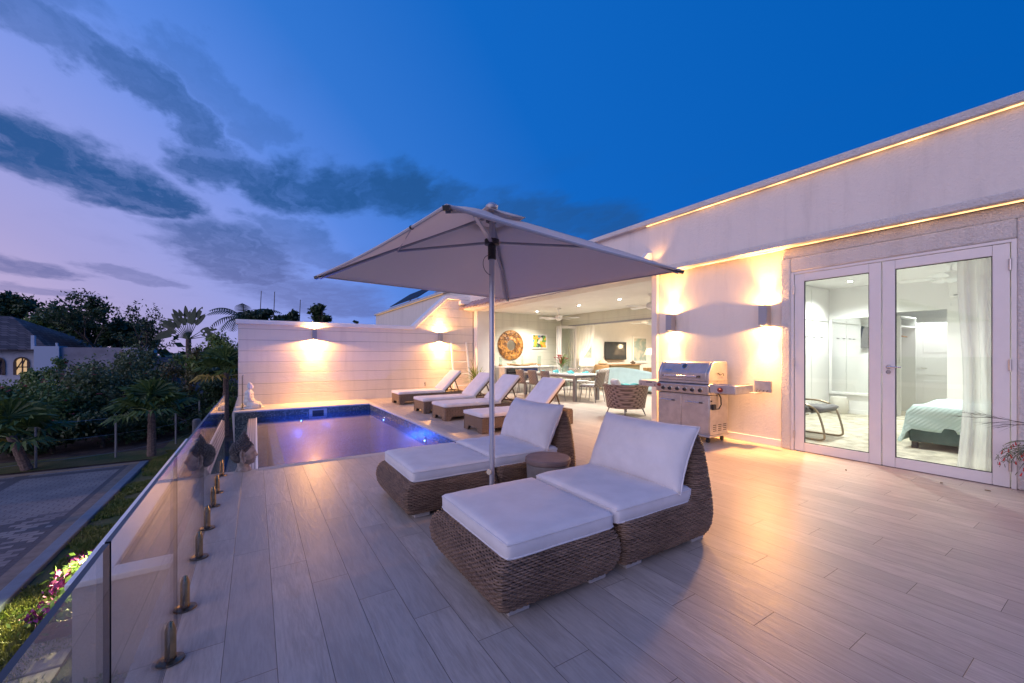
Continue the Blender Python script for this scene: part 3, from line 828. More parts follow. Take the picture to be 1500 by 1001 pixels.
def lounge_chair(lab):
    t = thing('wicker_lounge_chair', lab, 'lounge chair', (2.28, 2.09, 0), 'woven armless lounge chairs')
    rows = []
    for z, b in profile([(.046, .0), (.07, .02), (.12, .045), (.19, .056), (.25, .055), (.298, .05), (.308, .035), (.309, .008)]):
        rows.append((z, rrect(1.85 - b * .5, 2.70 + b * .35, 1.69 - b * .8, 2.49 + b * .8, .045)))
    V, F = weave(rows); f = npmesh('wicker_base', V, F, wicker, t)
    core(rows).build('liner', core_m, f)
    rows = []
    for i in range(35):
        z = .312 + i * .0122; u = i / 34
        e = .03 * max(0, u - .85) ** 2 / .0225
        rows.append((z, rrect(2.455 + .13 * u ** .7 + e * .4, 2.722 - .045 * u ** 1.4 - e * .4, 1.648 + .05 * u + e, 2.532 - .05 * u - e, .06)))
    V, F = weave(rows); f = npmesh('wicker_back', V, F, wicker, t)
    core(rows, .006).build('liner', wicker, f)
    for x in (1.9, 2.55):
        for y in (1.71, 2.38):
            m = MB(); m.box(x, x + .14, y, y + .09, 0, .045); m.build('foot', foot_m, t, bevel=.006)
    cushion('seat_cushion', 1.785, 2.52, 1.675, 2.505, .295, .405, .03, fabric, t, .016, 2)
    # back pillow leaning on the wicker back
    L = .43; q = Matrix.Translation((2.455, 2.09, .595)) @ Matrix.Rotation(R(-64), 4, 'Y')
    pillow('back_pillow', .87, .47, .25, q, fabric, t, 5, .013, 34)
    return t
ot = ottoman('wicker ottoman with thick white cushion nearest the camera, one end of the front chaise')
lc = lounge_chair('wicker armless chair with white seat and back cushion, front chaise, on the grill side')
dup(ot, (1.40, 3.52, 0), 0, 'wicker ottoman with white cushion beyond the parasol pole, nearest the pool edge')
dup(lc, (2.27, 3.52, 0), 0, 'wicker armless chair with white pillow behind the round concrete side table')

t = thing('side_table', 'round grey concrete drum side table between the two wicker chaises', 'side table', (2.15, 2.82, 0))
m = MB(); m.lathe([(.150, 0), (.166, .02), (.178, .2), (.186, .362), (.178, .37)], 2.15, 2.82, 40); m.build('drum', concrete, t)
m = MB(); m.lathe([(.172, .3705), (.194, .372), (.198, .38), (.196, .408), (.188, .414), (.02, .4145)], 2.15, 2.82, 40); m.build('top', M('brownish_concrete_top', (.19, .14, .13), .65, var=.15, vs=9, bump=.15, bs=50), t)

# ---------------------------------------------------------------- parasol
UC = Vector((1.573, 2.785)); ZC = 1.945
cor = [Vector((.427, 3.667)), Vector((.70, 1.635)), Vector((2.745, 1.93)), Vector((2.46, 3.985))]   # corners at the rim
APEX = Vector((UC.x, UC.y, 2.415))
t = thing('parasol', 'square cream parasol with pale pole standing between the wicker chaises', 'parasol', (UC.x, UC.y, 0))
m = MB()
def canopy_pt(i, u, v):
    a = Vector((*cor[i], ZC)); b = Vector((*cor[(i + 1) % 4], ZC))
    e = a.lerp(b, u)
    mid = 4 * u * (1 - u)
    e2 = e.lerp(Vector((UC.x, UC.y, ZC)), .025 * mid)        # the edge pulls in a little
    p = APEX.lerp(e2, v)
    p.z -= .028 * mid * math.sin(PI * v) + .006 * mid * v
    p.z += .05 * (v - v * v)
    return p
for i in range(4):
    m.grid(lambda u, v, i=i: canopy_pt(i, u, .13 + .87 * v) + Vector((0, 0, .006 * mn.noise(Vector((u * 9, v * 2, i * 7.))) * math.sin(PI * u))), 24, 14)
o = m.build('canopy', canopy_m, t, ang=50); s_ = o.modifiers.new('cloth', 'SOLIDIFY'); s_.thickness = .004; s_.offset = 1
m = MB()
for i in range(4):
    m.grid(lambda u, v, i=i: canopy_pt(i, u, .012 + .17 * v) + Vector((0, 0, .035)), 8, 3)
o2 = m.build('vent_cap', canopy_m, o, ang=50); s_ = o2.modifiers.new('cloth', 'SOLIDIFY'); s_.thickness = .004
hem = M('pale_hem', (.5, .47, .5), .8)
for i in range(4):
    m = MB(); m.tube([canopy_pt(i, k / 16, 1) for k in range(17)], .0085, 6); m.build('hem', hem, o)
rib_m = M('grey_rib', (.26, .28, .34), .4, .4)
HUB = Vector((UC.x, UC.y, 2.18))
for i in range(4):
    c = Vector((*cor[i], ZC)); dirn = (c - APEX)
    a = APEX + Vector((0, 0, -.05)); 
    pts = [canopy_pt(i, 0, v) - Vector((0, 0, .026)) for v in (.03, .3, .55, .8, .985)]
    m = MB()
    for p, q in zip(pts, pts[1:]): m.bar(p, q, .024, .016)
    rb = m.build('rib', rib_m, t)
    mid = canopy_pt(i, 0, .53) - Vector((0, 0, .045))
    h = HUB + (c - Vector((UC.x, UC.y, ZC))).normalized() * .045
    m = MB(); m.bar(h, mid, .022, .015); m.build('strut', rib_m if i != 1 else pole_m, t)
    m = MB(); tip = canopy_pt(i, 0, 1.0); m.bar(tip - dirn * .03 - Vector((0, 0, .012)), tip + dirn * .012 - Vector((0, 0, .01)), .03, .022); m.build('corner_cap', black_metal, rb)
    e = canopy_pt(i, .5, 1); f = canopy_pt(i, 0, .6) - Vector((0, 0, .05))
    if i == 0:
        e = canopy_pt(0, .826, 1); m = MB(); m.bar(e, mid, .005, .014); m.build('strap', hem, o)
        m = MB(); m.ell(e, (.014, .014, .011), 8, 6); m.build('edge_clip', black_metal, o)
m = MB(); m.tube([(UC.x, UC.y, .04), (UC.x, UC.y, 1.3), (UC.x, UC.y, 2.39)], .0215, 20); m.build('pole', pole_m, t)
m = MB(); m.lathe([(.032, 2.05), (.032, 2.16), (.058, 2.165), (.058, 2.205), (.03, 2.21)], UC.x, UC.y, 12); m.build('runner', black_metal, t); m = MB(); m.cyl((UC.x, UC.y, 2.345), (UC.x, UC.y, 2.385), .05, .05, 8); m.build('top_hub', black_metal, t)
m = MB(); m.lathe([(.02, 2.44), (.045, 2.45), (.05, 2.47), (.03, 2.49), (.008, 2.496)], UC.x, UC.y, 14); m.build('finial', pole_m, t)
m = MB(); m.tube([(UC.x - .03 - .09 * math.sin(a) * .9, UC.y - .03 - .03 * math.sin(a), 2.07 - .075 + .075 * math.cos(a)) for a in np.linspace(0, PI, 12)], .0025, 5); m.build('cord', black_metal, t)
m = MB(); a = Vector((-.85, -.52, 0)); p = Vector((UC.x, UC.y, .39)); m.cyl(p + a * .018, p + a * .04, .010); m.cyl(p + a * .04, p + a * .052, .022, .02, 16); m.build('knob', M('cream_plastic', (.62, .55, .42), .5), t)
m = MB(); m.lathe([(.24, 0), (.24, .035), (.22, .05), (.05, .055), (.045, .16), (.027, .165)], UC.x, UC.y, 32); m.build('base', grey_alu, t)

# ---------------------------------------------------------------- sun loungers
def lounger(lab):
    t = thing('sun_lounger', lab, 'sun lounger', (3.12, 6.2, 0), 'wicker sun loungers by the pool')
    X0, Y0, W, L = 3.12, 6.2 - .34, .68, 1.95
    def side(a, b, nrm, flip):      # panel with an arched cut-out below
        pass
    m = MB()
    # long sides and ends as arched panels
    def arch(l):
        return [(0, 0), (.13, 0), (.135, .05), (.17, .075), (l - .17, .075), (l - .135, .05), (l - .13, 0), (l, 0), (l, .262), (0, .262)]
    for y in (Y0, Y0 + W - .03): m.prism([(X0 + u, w_) for u, w_ in arch(L)], 'y', y, y + .03)
    for x in (X0, X0 + L - .03): m.prism([(Y0 + .031 + u, w_) for u, w_ in arch(W - .062)], 'x', x, x + .03)
    m.box(X0 + .031, X0 + L - .031, Y0 + .031, Y0 + W - .031, .225, .255)
    m.build('wicker_base', wicker_bed, t, bevel=.012)
    m = MB()
    for y in (Y0 + .005, Y0 + W - .055):
        m.box(X0 + 1.29, X0 + L - .02, y, y + .05, .263, .285)
    m.box(X0 + L - .1, X0 + L - .02, Y0 + .056, Y0 + W - .056, .263, .285)
    m.build('rail', wicker_bed, t)
    for y in (Y0 + .05, Y0 + W - .12):
        m = MB(); m.cyl((X0 + .035, y, .03), (X0 + .035, y + .04, .03), .028, .028, 14); m.build('wheel', black_metal, t)
    A = R(45); hx = X0 + 1.27
    B = Matrix.Translation((hx, 6.2, .285)) @ Matrix.Rotation(-A, 4, 'Y')
    m = MB()
    for y in (-.31, .31): m.bar(B @ Vector((0, y, 0)), B @ Vector((.70, y, 0)), .035, .028)
    for x in (.02, .35, .69): m.bar(B @ Vector((x, -.295, 0)), B @ Vector((x, .295, 0)), .03, .02)
    f = m.build('backrest_frame', teak_dark, t)
    for y in (-.25, .25):
        a = B @ Vector((.46, y, -.01)); m = MB(); m.bar(a, (X0 + L - .22, 6.2 + y, .275), .022, .022); m.bar(B @ Vector((.2, y, -.01)), (X0 + 1.62, 6.2 + y, .275), .016, .016); m.build('prop', teak_dark, f)
    cushion('mattress', X0 - .012, hx + .01, Y0 - .005, Y0 + W + .005, .263, .335, .02, fabric, t, .006, 7, .004, None, 12, False)
    cushion('back_cushion', .0, .735, -.335, .335, .016, .088, .02, fabric, t, .006, 8, .004, B, 12, False)
    return t
lg = lounger('wicker sun lounger with raised white back nearest the wicker chaises')
for x, y, lb in ((3.12, 7.72, 'wicker sun lounger with raised white back, second from the wicker chaises'),
                 (3.13, 8.91, 'wicker sun lounger with raised white back, second from the board wall'),
                 (3.15, 10.79, 'wicker sun lounger with raised white back closest to the board wall')):
    dup(lg, (x, y, 0), 0, lb)

# ---------------------------------------------------------------- grill
t = thing('gas_grill', 'stainless steel gas grill on castors against the plaster wall below the lamps', 'grill', (5.85, 3.95, 0))
FX, BX, GY0, GY1 = 5.6, 6.08, 3.47, 4.37
m = MB(); m.box(FX + .012, BX, GY0, GY1, .115, .70); m.build('cabinet', steel, t, bevel=.006)
for y0, y1, hy in ((GY0 + .012, 3.935, (3.56, 3.84)), (3.94, GY1 - .012, (4.03, 4.31))):
    m = MB(); m.box(FX, FX + .011, y0, y1, .14, .682); d_ = m.build('cabinet_door', steel, t, bevel=.004)
    m = MB(); m.tube([(FX, hy[0], .585), (FX - .03, hy[0] + .005, .59), (FX - .035, hy[0] + .03, .59), (FX - .035, hy[1] - .03, .59), (FX - .03, hy[1] - .005, .59), (FX, hy[1], .585)], .009, 10); m.build('handle', chrome, d_)
    m = MB(); m.cyl((FX - .036, hy[0] - .002, .59), (FX - .036, hy[0] + .05, .59), .0105, .0105, 10); m.build('handle_grip', black_metal, d_)
m = MB(); m.prism([(FX - .03, .715), (FX - .045, .845), (FX + .02, .872), (BX, .872), (BX, .705), (FX + .02, .705)], 'y', GY0 - .005, GY1 + .005); m.build('control_panel', steel, t, bevel=.006)
knob_m = M('black_knob', (.03, .03, .035), .3); red_m = emit('red_glow_ring', (.6, .02, .01), .5)
for k, y in enumerate((3.585, 3.715, 3.84, 3.97, 4.105, 4.225, 4.3)):
    z = .775 if k < 6 else .82
    m = MB(); m.cyl((FX - .037, y, z), (FX - .05, y, z), .034, .031, 20); kb = m.build('knob', chrome, t)
    m = MB(); m.cyl((FX - .05, y, z), (FX - .078, y, z), .025, .022, 18); m.box(FX - .088, FX - .078, y - .005, y + .005, z - .02, z + .02); m.build('knob_cap', knob_m if k < 6 else M('red_button', (.3, .05, .04), .4), kb)
# hood
prof = [(FX + .0, .905), (FX + .0, 1.025), (FX + .10, 1.175), (FX + .14, 1.195), (BX - .02, 1.195), (BX, 1.17), (BX, .905)]
m = MB(); m.prism(prof, 'y', GY0 + .055, GY1 - .055); f = m.build('hood', hood_steel, t, bevel=.012, ang=12)
for y0, y1 in ((GY0 + .005, GY0 + .054), (GY1 - .054, GY1 - .005)):
    m = MB(); m.prism([(u - .004 if i < 3 else u, w_ + (.004 if i in (2, 3, 4) else 0)) for i, (u, w_) in enumerate(prof)], 'y', y0, y1); m.build('hood_side', steel, f, bevel=.008, ang=12)
m = MB(); m.box(FX + .0, BX, GY0 + .01, GY1 - .01, .8725, .9045); m.build('firebox', steel, t)
m = MB(); m.tube([(FX - .06, GY0 + .16, .975), (FX - .06, GY1 - .16, .975)], .014, 12); m.build('hood_handle', chrome, f)
for y in (GY0 + .16, GY1 - .16):
    m = MB(); m.cyl((FX + .0, y, .975), (FX - .072, y, .975), .016, .016, 10); m.build('handle_mount', black_metal, f)
m = MB(); c = Vector((FX + .055, 3.9, 1.115)); nn = Vector((-.83, 0, .55)).normalized(); m.cyl(c, c + nn * .02, .05, .046, 22); f2 = m.build('thermometer', chrome, f)
m = MB(); m.cyl(c + nn * .0205, c + nn * .022, .036, .036, 20); m.build('dial', M('dial_face', (.05, .05, .055), .3), f2)
m = MB(); c = Vector((FX + .022, 4.18, 1.062)); m.obox(Matrix.Translation(c) @ nn.to_track_quat('Z', 'Y').to_matrix().to_4x4(), .11, .014, .004); m.build('badge', chrome, f)
m = MB(); m.tube([(FX + .22, GY0 + .0, 1.03), (FX + .24, GY0 - .02, 1.0), (FX + .3, GY0 - .03, 1.02), (FX + .33, GY0 - .02, .985)], .006, 6); m.build('spit_bracket', black_metal, f)
# shelves
for y0, y1, nm in ((3.09, GY0 - .006, 'side_burner_shelf'), (GY1 + .006, 4.76, 'side_shelf')):
    m = MB(); m.box(FX - .01, BX - .02, y0, y1, .745 if nm[5] == 'b' else .77, .868); s2 = m.build(nm, steel, t, bevel=.008)
    if nm[5] == 'b':
        m = MB(); m.box(FX + .02, BX - .05, y0 + .03, y1 - .03, .8685, .882); m.build('burner_lid', chrome, s2, bevel=.004)
        m = MB(); m.cyl((FX - .0105, 3.3, .8), (FX - .03, 3.3, .8), .036, .033, 18); m.cyl((FX - .03, 3.3, .8), (FX - .055, 3.3, .8), .026, .022, 16); m.build('knob', M('red_rim_knob', (.22, .04, .035), .35), s2)
    else:
        m = MB()
        for y, z in ((4.42, .80), (4.7, .80)): m.cyl((FX - .011, y, z), (FX - .018, y, z), .009, .009, 10)
        m.box(FX - .013, FX - .0105, 4.48, 4.6, .835, .848); m.build('screw', black_metal, s2)
m = MB(); m.box(BX - .17, BX + .03, 2.98, 3.085, .755, .765); m.box(BX + .0, BX + .03, 2.86, 3.085, .77, .93); m.build('burner_windshield', steel, t)
m = MB()
for y in (2.9, 2.95, 3.0, 3.04): m.tube([(BX - .001, y, .80), (BX - .03, y, .79), (BX - .03, y, .775)], .005, 6)
m.build('tool_hook', black_metal, t)
# side panel details
m = MB()
for k in range(3):
    for j in range(4): m.box(FX + .09 + k * .13, FX + .17 + k * .13, GY0 - .0035, GY0 - .001, .17 + j * .028, .18 + j * .028)
m.build('vent_slot', dark_gap, t)
m = MB(); m.tube([(FX + .2, GY0 - .01, .745), (FX + .24, GY0 - .03, .66), (FX + .24, GY0 - .035, .56), (FX + .19, GY0 - .03, .5), (FX + .12, GY0 - .02, .50)], .009, 8); m.build('gas_hose', black_metal, t)
m = MB(); m.box(FX + .05, FX + .12, GY0 - .035, GY0 - .002, .49, .57); m.cyl((FX + .03, GY0 - .001, .62), (FX + .03, GY0 - .02, .62), .012, .012, 8); m.build('igniter_box', black_metal, t, bevel=.008)
m = MB(); m.box(FX - .005, BX + .01, GY0 - .01, GY1 + .01, .085, .1145); m.build('base_shelf', steel, t, bevel=.005)
for x in (FX + .06, BX - .06):
    for y in (GY0 + .06, GY1 - .06):
        m = MB(); m.cyl((x, y - .014, .034), (x, y + .014, .034), .034, .034, 16); m.box(x - .012, x + .012, y - .02, y - .0145, .03, .085); m.box(x - .012, x + .012, y + .0145, y + .02, .03, .085); m.build('castor', black_metal, t)

# ---------------------------------------------------------------- glass balustrade
def spigot(x, y, par, z=0):
    m = MB(); m.lathe([(.052, z), (.056, z + .003), (.054, z + .009), (.027, z + .013), (.026, z + .02)], x, y, 26, 1.0, .82); pl = m.build('spigot', bronze_dark, par)
    for s in (-1, 1):
        m = MB()
        pf = []
        V = []; n = 10; prof = [(.0195, z + .0131), (.0195, z + .135), (.010, z + .166), (.003, z + .17)]
        for r, zz in prof:
            for j in range(n + 1):
                a = -PI / 2 + PI * j / n; V.append((x + s * (.0065 + r * math.cos(a)), y + r * math.sin(a), zz))
        F = [(i * (n + 1) + j, i * (n + 1) + j + 1, (i + 1) * (n + 1) + j + 1, (i + 1) * (n + 1) + j) for i in range(len(prof) - 1) for j in range(n)]
        F += [(i * (n + 1) + n, i * (n + 1), (i + 1) * (n + 1), (i + 1) * (n + 1) + n) for i in range(len(prof) - 1)]
        m.add(V, F); m.build('clamp', bronze, pl)
GX = -.31
def panel(y0, y1, z1, sps, lab, z0=.045, x=GX):
    t = thing('glass_balustrade', lab, 'glass railing', (x, (y0 + y1) / 2, 0), 'frameless glass railing panels')
    m = MB(); h = .006
    m.mi = 0
    v = [(a, b, c) for c in (z0, z1) for b in (y0, y1) for a in (x - h, x + h)]
    m.add(v, [(0, 4, 6, 2), (1, 3, 7, 5)])
    m.mi = 1; m.add(v, [(0, 2, 3, 1), (4, 5, 7, 6)])
    m.mi = 2; m.add(v, [(0, 1, 5, 4), (2, 6, 7, 3)])
    m.build('pane', [glass, top_edge, glass_edge], t, flat=True)
    for y in sps: spigot(x, y, t)
    return t
top_edge = M('glass_edge_top_sky_lit', (.03, .03, .04), .3, spec=.4)  # lighter copy of the glass edge, sky reflection put into its colour
panel(-.6, 1.378, .835, (-.2, .9), 'clear glass railing panel nearest the camera, cut by the left border of the photo')
panel(1.392, 2.393, .835, (1.65, 2.23), 'clear glass railing panel held by the frontmost visible bronze spigot')
panel(2.405, 3.52, .835, (2.652, 3.27), 'clear glass railing panel on the second and third bronze spigots')
panel(3.532, 4.655, .835, (3.785, 4.315), 'clear glass railing panel on the fourth and fifth bronze spigots')
panel(4.667, 5.81, .825, (4.72, 5.36), 'clear glass railing panel at the far end beside the stone head')
panel(11.42, 12.3, .80, (11.45,), 'narrow glass railing panel on the ledge behind the seated statue', .045, -.26)

# ---------------------------------------------------------------- stone head
HC = Vector((-.1, 5.46, 0))
t = thing('buddha_head', 'dark carved stone head with curled hair on the pool corner', 'statue', HC)
m = MB(); n_u, n_v = 40, 34
def headpt(u, v):
    a = 2 * PI * u; b = PI * v
    x, y, z = math.sin(b) * math.cos(a), math.sin(b) * math.sin(a), math.cos(b)
    r = 1.0
    face = max(0, x) ** 2
    zz = z
    # jaw narrows, chin
    wid = 1 - .24 * max(0, -zz) ** 1.3
    X = .102 * (x ** .62 if x > 0 else x) * (1 - .10 * max(0, -zz) * (x < 0)); Yy = .1 * y * wid
    Zz = .128 * zz
    g = lambda q, s: math.exp(-(q / s) ** 2)
    if x > 0:
        X += .026 * g(y, .17) * g(zz + .18, .13)            # nose tip
        X += .010 * g(y, .11) * g(zz - .08, .2)                      # nose bridge
        X -= .024 * (g(y - .36, .18) + g(y + .36, .18)) * g(zz - .08, .1)     # eye sockets
        X += .012 * (g(y - .36, .13) + g(y + .36, .13)) * g(zz - .03, .05)    # lids
        X += .010 * (g(y - .36, .22) + g(y + .36, .22)) * g(zz - .24, .06)    # brows
        X += .016 * g(y, .22) * (g(zz + .42, .05) + .9 * g(zz + .55, .06))   # lips
        X -= .01 * g(y, .24) * g(zz + .485, .025)
        X += .018 * g(y, .22) * g(zz + .76, .14)                    # chin
        X += .006 * (g(y - .45, .25) + g(y + .45, .25)) * g(zz + .25, .25)
    return (HC.x + X, HC.y + Yy, .185 + Zz)
m.grid(headpt, n_u * 2, n_v * 2)
# neck and base
m.lathe([(.075, 0), (.08, .012), (.068, .03), (.056, .06), (.06, .1)], HC.x - .012, HC.y, 30)
# ears
for s in (-1, 1):
    m.tube([(HC.x - .012, HC.y + s * .094, .25), (HC.x - .03, HC.y + s * .104, .245), (HC.x - .035, HC.y + s * .105, .19), (HC.x - .022, HC.y + s * .1, .13), (HC.x - .008, HC.y + s * .092, .1), (HC.x + .002, HC.y + s * .094, .125), (HC.x - .005, HC.y + s * .1, .19), (HC.x - .008, HC.y + s * .098, .235)], [.01, .014, .013, .012, .013, .01, .008, .008], 8)
m.build('head', stone_grey, t)
m = MB(); rnd = random.Random(4)
hair = M('dark_stone_curls', (.075, .072, .078), .8, var=.4, vs=25, bump=.4, bs=80)
# cap, top knot and curls
m.ell((HC.x - .022, HC.y, .246), (.102, .106, .092), 24, 16); m.ell((HC.x - .05, HC.y, .19), (.085, .094, .1), 20, 14)
m.lathe([(.05, .32), (.047, .345), (.038, .375), (.025, .402), (.012, .43), (.003, .452)], HC.x - .01, HC.y, 18)
k = 0
for i in range(230):
    v = 1 - 2 * (i + .5) / 230; ph = i * 2.39996
    rr = math.sqrt(1 - v * v); x, y, z = rr * math.cos(ph), rr * math.sin(ph), v
    if z < -.9: continue
    c = (HC.x - .026 + .106 * x, HC.y + .108 * y, .236 + .108 * z)
    if x > .15 and c[2] < .272 - .03 * (1 - x): continue
    if x > -.25 and c[2] < .245: continue
    if c[2] < .12: continue
    m.ell(c, (.0145, .0145, .0145), 8, 6)
for lv, (r_, z) in enumerate(((.048, .348), (.040, .37), (.029, .392), (.017, .413))):
    kk = int(2 * PI * r_ / .021)
    for j in range(kk):
        a = 2 * PI * (j + .5 * (lv % 2)) / kk; m.ell((HC.x - .01 + r_ * math.cos(a), HC.y + r_ * math.sin(a), z), (.010, .010, .010), 6, 4)
m.build('hair', hair, t)

# ---------------------------------------------------------------- seated statue
SC = Vector((-.1, 11.78, 0))
t = thing('seated_statue', 'white seated meditating figure on the ledge in the far pool corner', 'statue', SC)
m = MB()
def E(c, r, M_=None): m.ell((SC.x + c[0], SC.y + c[1], c[2]), r, 16, 12, M_)
# facing +x and a little to the camera
E((-.02, 0, .16), (.125, .14, .12)); E((-.03, 0, .27), (.1, .125, .12)); E((-.025, 0, .37), (.095, .135, .08)); E((-.02, 0, .44), (.045, .045, .06))
for s in (-1, 1):
    m.tube([(SC.x - .02, SC.y + s * .1, .09), (SC.x + .08, SC.y + s * .2, .075), (SC.x + .17, SC.y + s * .2, .065)], [.085, .08, .065], 14)
    m.tube([(SC.x + .17, SC.y + s * .2, .06), (SC.x + .2, SC.y + s * .08, .05), (SC.x + .17, SC.y - s * .08, .055)], [.062, .05, .04], 12)
    m.tube([(SC.x - .03, SC.y + s * .125, .395), (SC.x - .03, SC.y + s * .185, .27), (SC.x + .0, SC.y + s * .18, .2)], [.045, .043, .038], 12)
    m.tube([(SC.x + .0, SC.y + s * .18, .2), (SC.x + .09, SC.y + s * .15, .145), (SC.x + .16, SC.y + s * .05, .13)], [.037, .031, .028], 12)
E((.17, 0, .13), (.045, .06, .022)); E((.08, 0, .05), (.16, .2, .045))
E((-.02, 0, .40), (.05, .09, .05))
E((-.01, 0, .535), (.068, .06, .08)); E((.01, 0, .505), (.052, .046, .052)); E((-.02, 0, .605), (.036, .034, .035))
E((.058, 0, .52), (.016, .011, .016)); E((.05, 0, .485), (.012, .018, .006))
for s in (-1, 1): E((-.015, s * .06, .51), (.014, .01, .036))
m.lathe([(.24, 0), (.25, .012), (.24, .03)], SC.x + .05, SC.y, 30, 1, 1.05)
o = m.build('figure', stone_white, t); r_ = o.modifiers.new('one_surface', 'REMESH'); r_.mode = 'VOXEL'; r_.voxel_size = .0085; r_.use_smooth_shade = True
s_ = o.modifiers.new('soften', 'SMOOTH'); s_.factor = .5; s_.iterations = 3

# ---------------------------------------------------------------- towel ladder, potted plant, small twig
t = thing('towel_ladder', 'white painted wooden ladder leaning on the board wall beside the patio', 'ladder', (5.75, 12.1, 0))
m = MB()
for x in (5.42, 6.0): m.bar((x, 12.0, 0), (x + (.02 if x < 5.6 else -.02), 12.34, 1.72), .055, .04)
m.build('rail', white_gloss, t)
for k in range(4):
    z = .3 + .38 * k; y = 12.0 + .34 * z / 1.72; m = MB(); m.cyl((5.42, y, z), (6.0, y, z), .018, .018, 10); m.build('rung', white_gloss, t)
t = thing('potted_plant', 'spiky green plant in a pale pot between the ladder and the patio pillar', 'potted plant', (6.02, 11.7, 0))
m = MB(); m.lathe([(.12, 0), (.135, .01), (.17, .3), (.18, .34), (.165, .345), (.155, .3)], 6.02, 11.7, 26); m.build('pot', M('cream_pot', (.5, .44, .36), .6, var=.1), t)
def strap_leaf(m, base, az, el_, L, wd_, droop=.5, seg=6):
    d_ = Vector((math.cos(az), math.sin(az), 0)); s = Vector((-d_.y, d_.x, 0)); V = []
    for i in range(seg + 1):
        u = i / seg; a = el_ - droop * u * u
        if i == 0: p = Vector(base)
        else: p = p + (d_ * math.cos(a) + Vector((0, 0, 1)) * math.sin(a)) * (L / seg)
        w_ = wd_ * (1 - u) ** .6 * (.5 + u if u < .5 else 1) * .5
        V += [p - s * w_ + Vector((0, 0, w_ * .3)), p - Vector((0, 0, w_ * .2)), p + s * w_ + Vector((0, 0, w_ * .3))]
    F = []
    for i in range(seg):
        for j in range(2): a = i * 3 + j; F.append((a, a + 1, a + 4, a + 3))
    m.add(V, F)
m = MB(); rnd = random.Random(9)
for k in range(64): strap_leaf(m, (6.02 + rnd.uniform(-.05, .05), 11.7 + rnd.uniform(-.05, .05), .32 + .2 * rnd.random()), rnd.uniform(0, 2 * PI), rnd.uniform(.2, 1.45), rnd.uniform(.42, .75), .05, rnd.uniform(.3, .9))
m.build('foliage', leaf_lime, t)
t = thing('wall_socket', 'tiny dark tap stub low on the board wall behind the farthest lounger', 'wall tap', (4.55, 12.39, .35))
m = MB(); m.cyl((4.55, 12.399, .4), (4.55, 12.36, .4), .012, .012, 8); m.cyl((4.55, 12.355, .3), (4.55, 12.355, .44), .009, .007, 8); m.build('tap', black_metal, t)
# coral plant at the right border
t = thing('coral_plant', 'red flowered coral plant with bare arching stems in a pot by the doors', 'potted plant', (5.97, .41, 0))
m = MB(); m.lathe([(.11, 0), (.12, .02), (.15, .36), (.155, .4), (.145, .405), (.13, .36)], 5.97, .41, 28); m.build('pot', M('terracotta_pot', (.42, .3, .2), .75, var=.15, vs=8), t)
m = MB(); FL = []; m3 = MB(); rnd = random.Random(12)
RX, RY = 5.97, .41
def stem(p, dirn, L, r, depth):
    pts = [Vector(p)]; d_ = Vector(dirn).normalized()
    for i in range(6):
        d_ = (d_ + Vector((rnd.uniform(-.12, .12), rnd.uniform(-.12, .12), rnd.uniform(-.1, .06)))).normalized(); pts.append(pts[-1] + d_ * L / 6)
    m.tube(pts, [r * (1 - .75 * i / 6) for i in range(7)], 5)
    if depth:
        for k in range(7):
            i = rnd.randint(2, 5); b = (pts[i + 1] - pts[i]).normalized(); o_ = Vector((rnd.uniform(-.5, .5), rnd.uniform(-.5, .5), rnd.uniform(-.35, .5))); stem(pts[i], b + o_, L * rnd.uniform(.3, .55), r * .5, depth - 1)
# long bare branch reaching left over the door
stem((5.98, .42, .36), (-.1, .02, 1), .3, .007, 0)
stem((5.95, .42, .63), (-.10, .85, .34), .5, .005, 2)
stem((5.95, .42, .48), (-.1, .95, .02), .34, .0025, 0)
for k in range(40):
    a = rnd.uniform(0, 2 * PI); b = Vector((5.97 + .08 * math.cos(a), .41 + .08 * math.sin(a), .4)); d_ = Vector((math.cos(a) * .5, math.sin(a) * .5, rnd.uniform(.5, 1.)))
    pts = [b]
    for i in range(7): d_ = (d_ + Vector((0, 0, -.3))).normalized(); pts.append(pts[-1] + d_ * .05)
    m3.tube(pts, [.003] * 7 + [.001], 4)
    for q in pts[2:]:
        for _ in range(2):
            c = q + Vector((rnd.uniform(-.02, .02), rnd.uniform(-.02, .02), -.02))
            if rnd.random() < .3 and len(FL) < 70: m2 = MB(); m2.cyl(c, c + Vector((rnd.uniform(-.01, .01), rnd.uniform(-.01, .01), -.03)), .003, .0065, 5); FL.append(m2)
            else: m3.bar(c, c + Vector((rnd.uniform(-.03, .03), rnd.uniform(-.03, .03), -.03)), .003)
m.build('bare_branch', M('twig', (.05, .04, .035), .8), t); _cr = M('coral_red', (.55, .03, .03), .5); [q.build('flower', _cr, t) for q in FL]; m3.build('foliage', leaf_olive, t)
# ---------------------------------------------------------------- patio and living room
lamp_white = emit('downlight_disc', (1., .97, .9), 40)
def downlight(x, y, z, e, lab, col=SOFT, ang=140, grp='recessed ceiling downlights'):
    t = thing('downlight', lab, 'ceiling light', (x, y, z), grp)
    m = MB(); m.lathe([(.05, z - .001), (.062, z - .006), (.045, z - .010), (.038, z - .004)], x, y, 20); m.build('trim', white_gloss, t)
    m = MB(); m.cyl((x, y, z - .005), (x, y, z - .014), .036, .034, 16); m.build('lens', lamp_white, t)
    lamp('ceiling_beam', 'SPOT', (x, y, z - .03), e, col, t, .04, (0, 0, -1), ang, .7)
    return t
for (x, y), lb in zip(((8.2, 11.35), (8.27, 9.3), (8.27, 7.68)), ('bright ceiling downlight closest to the round mirror', 'bright ceiling downlight between the two patio fans', 'bright ceiling downlight nearest the plaster wall edge')):
    downlight(x, y, 2.8, 300, lb)
downlight(8.27, 5.6, 2.8, 170, 'ceiling downlight of the patio above the tub chair')
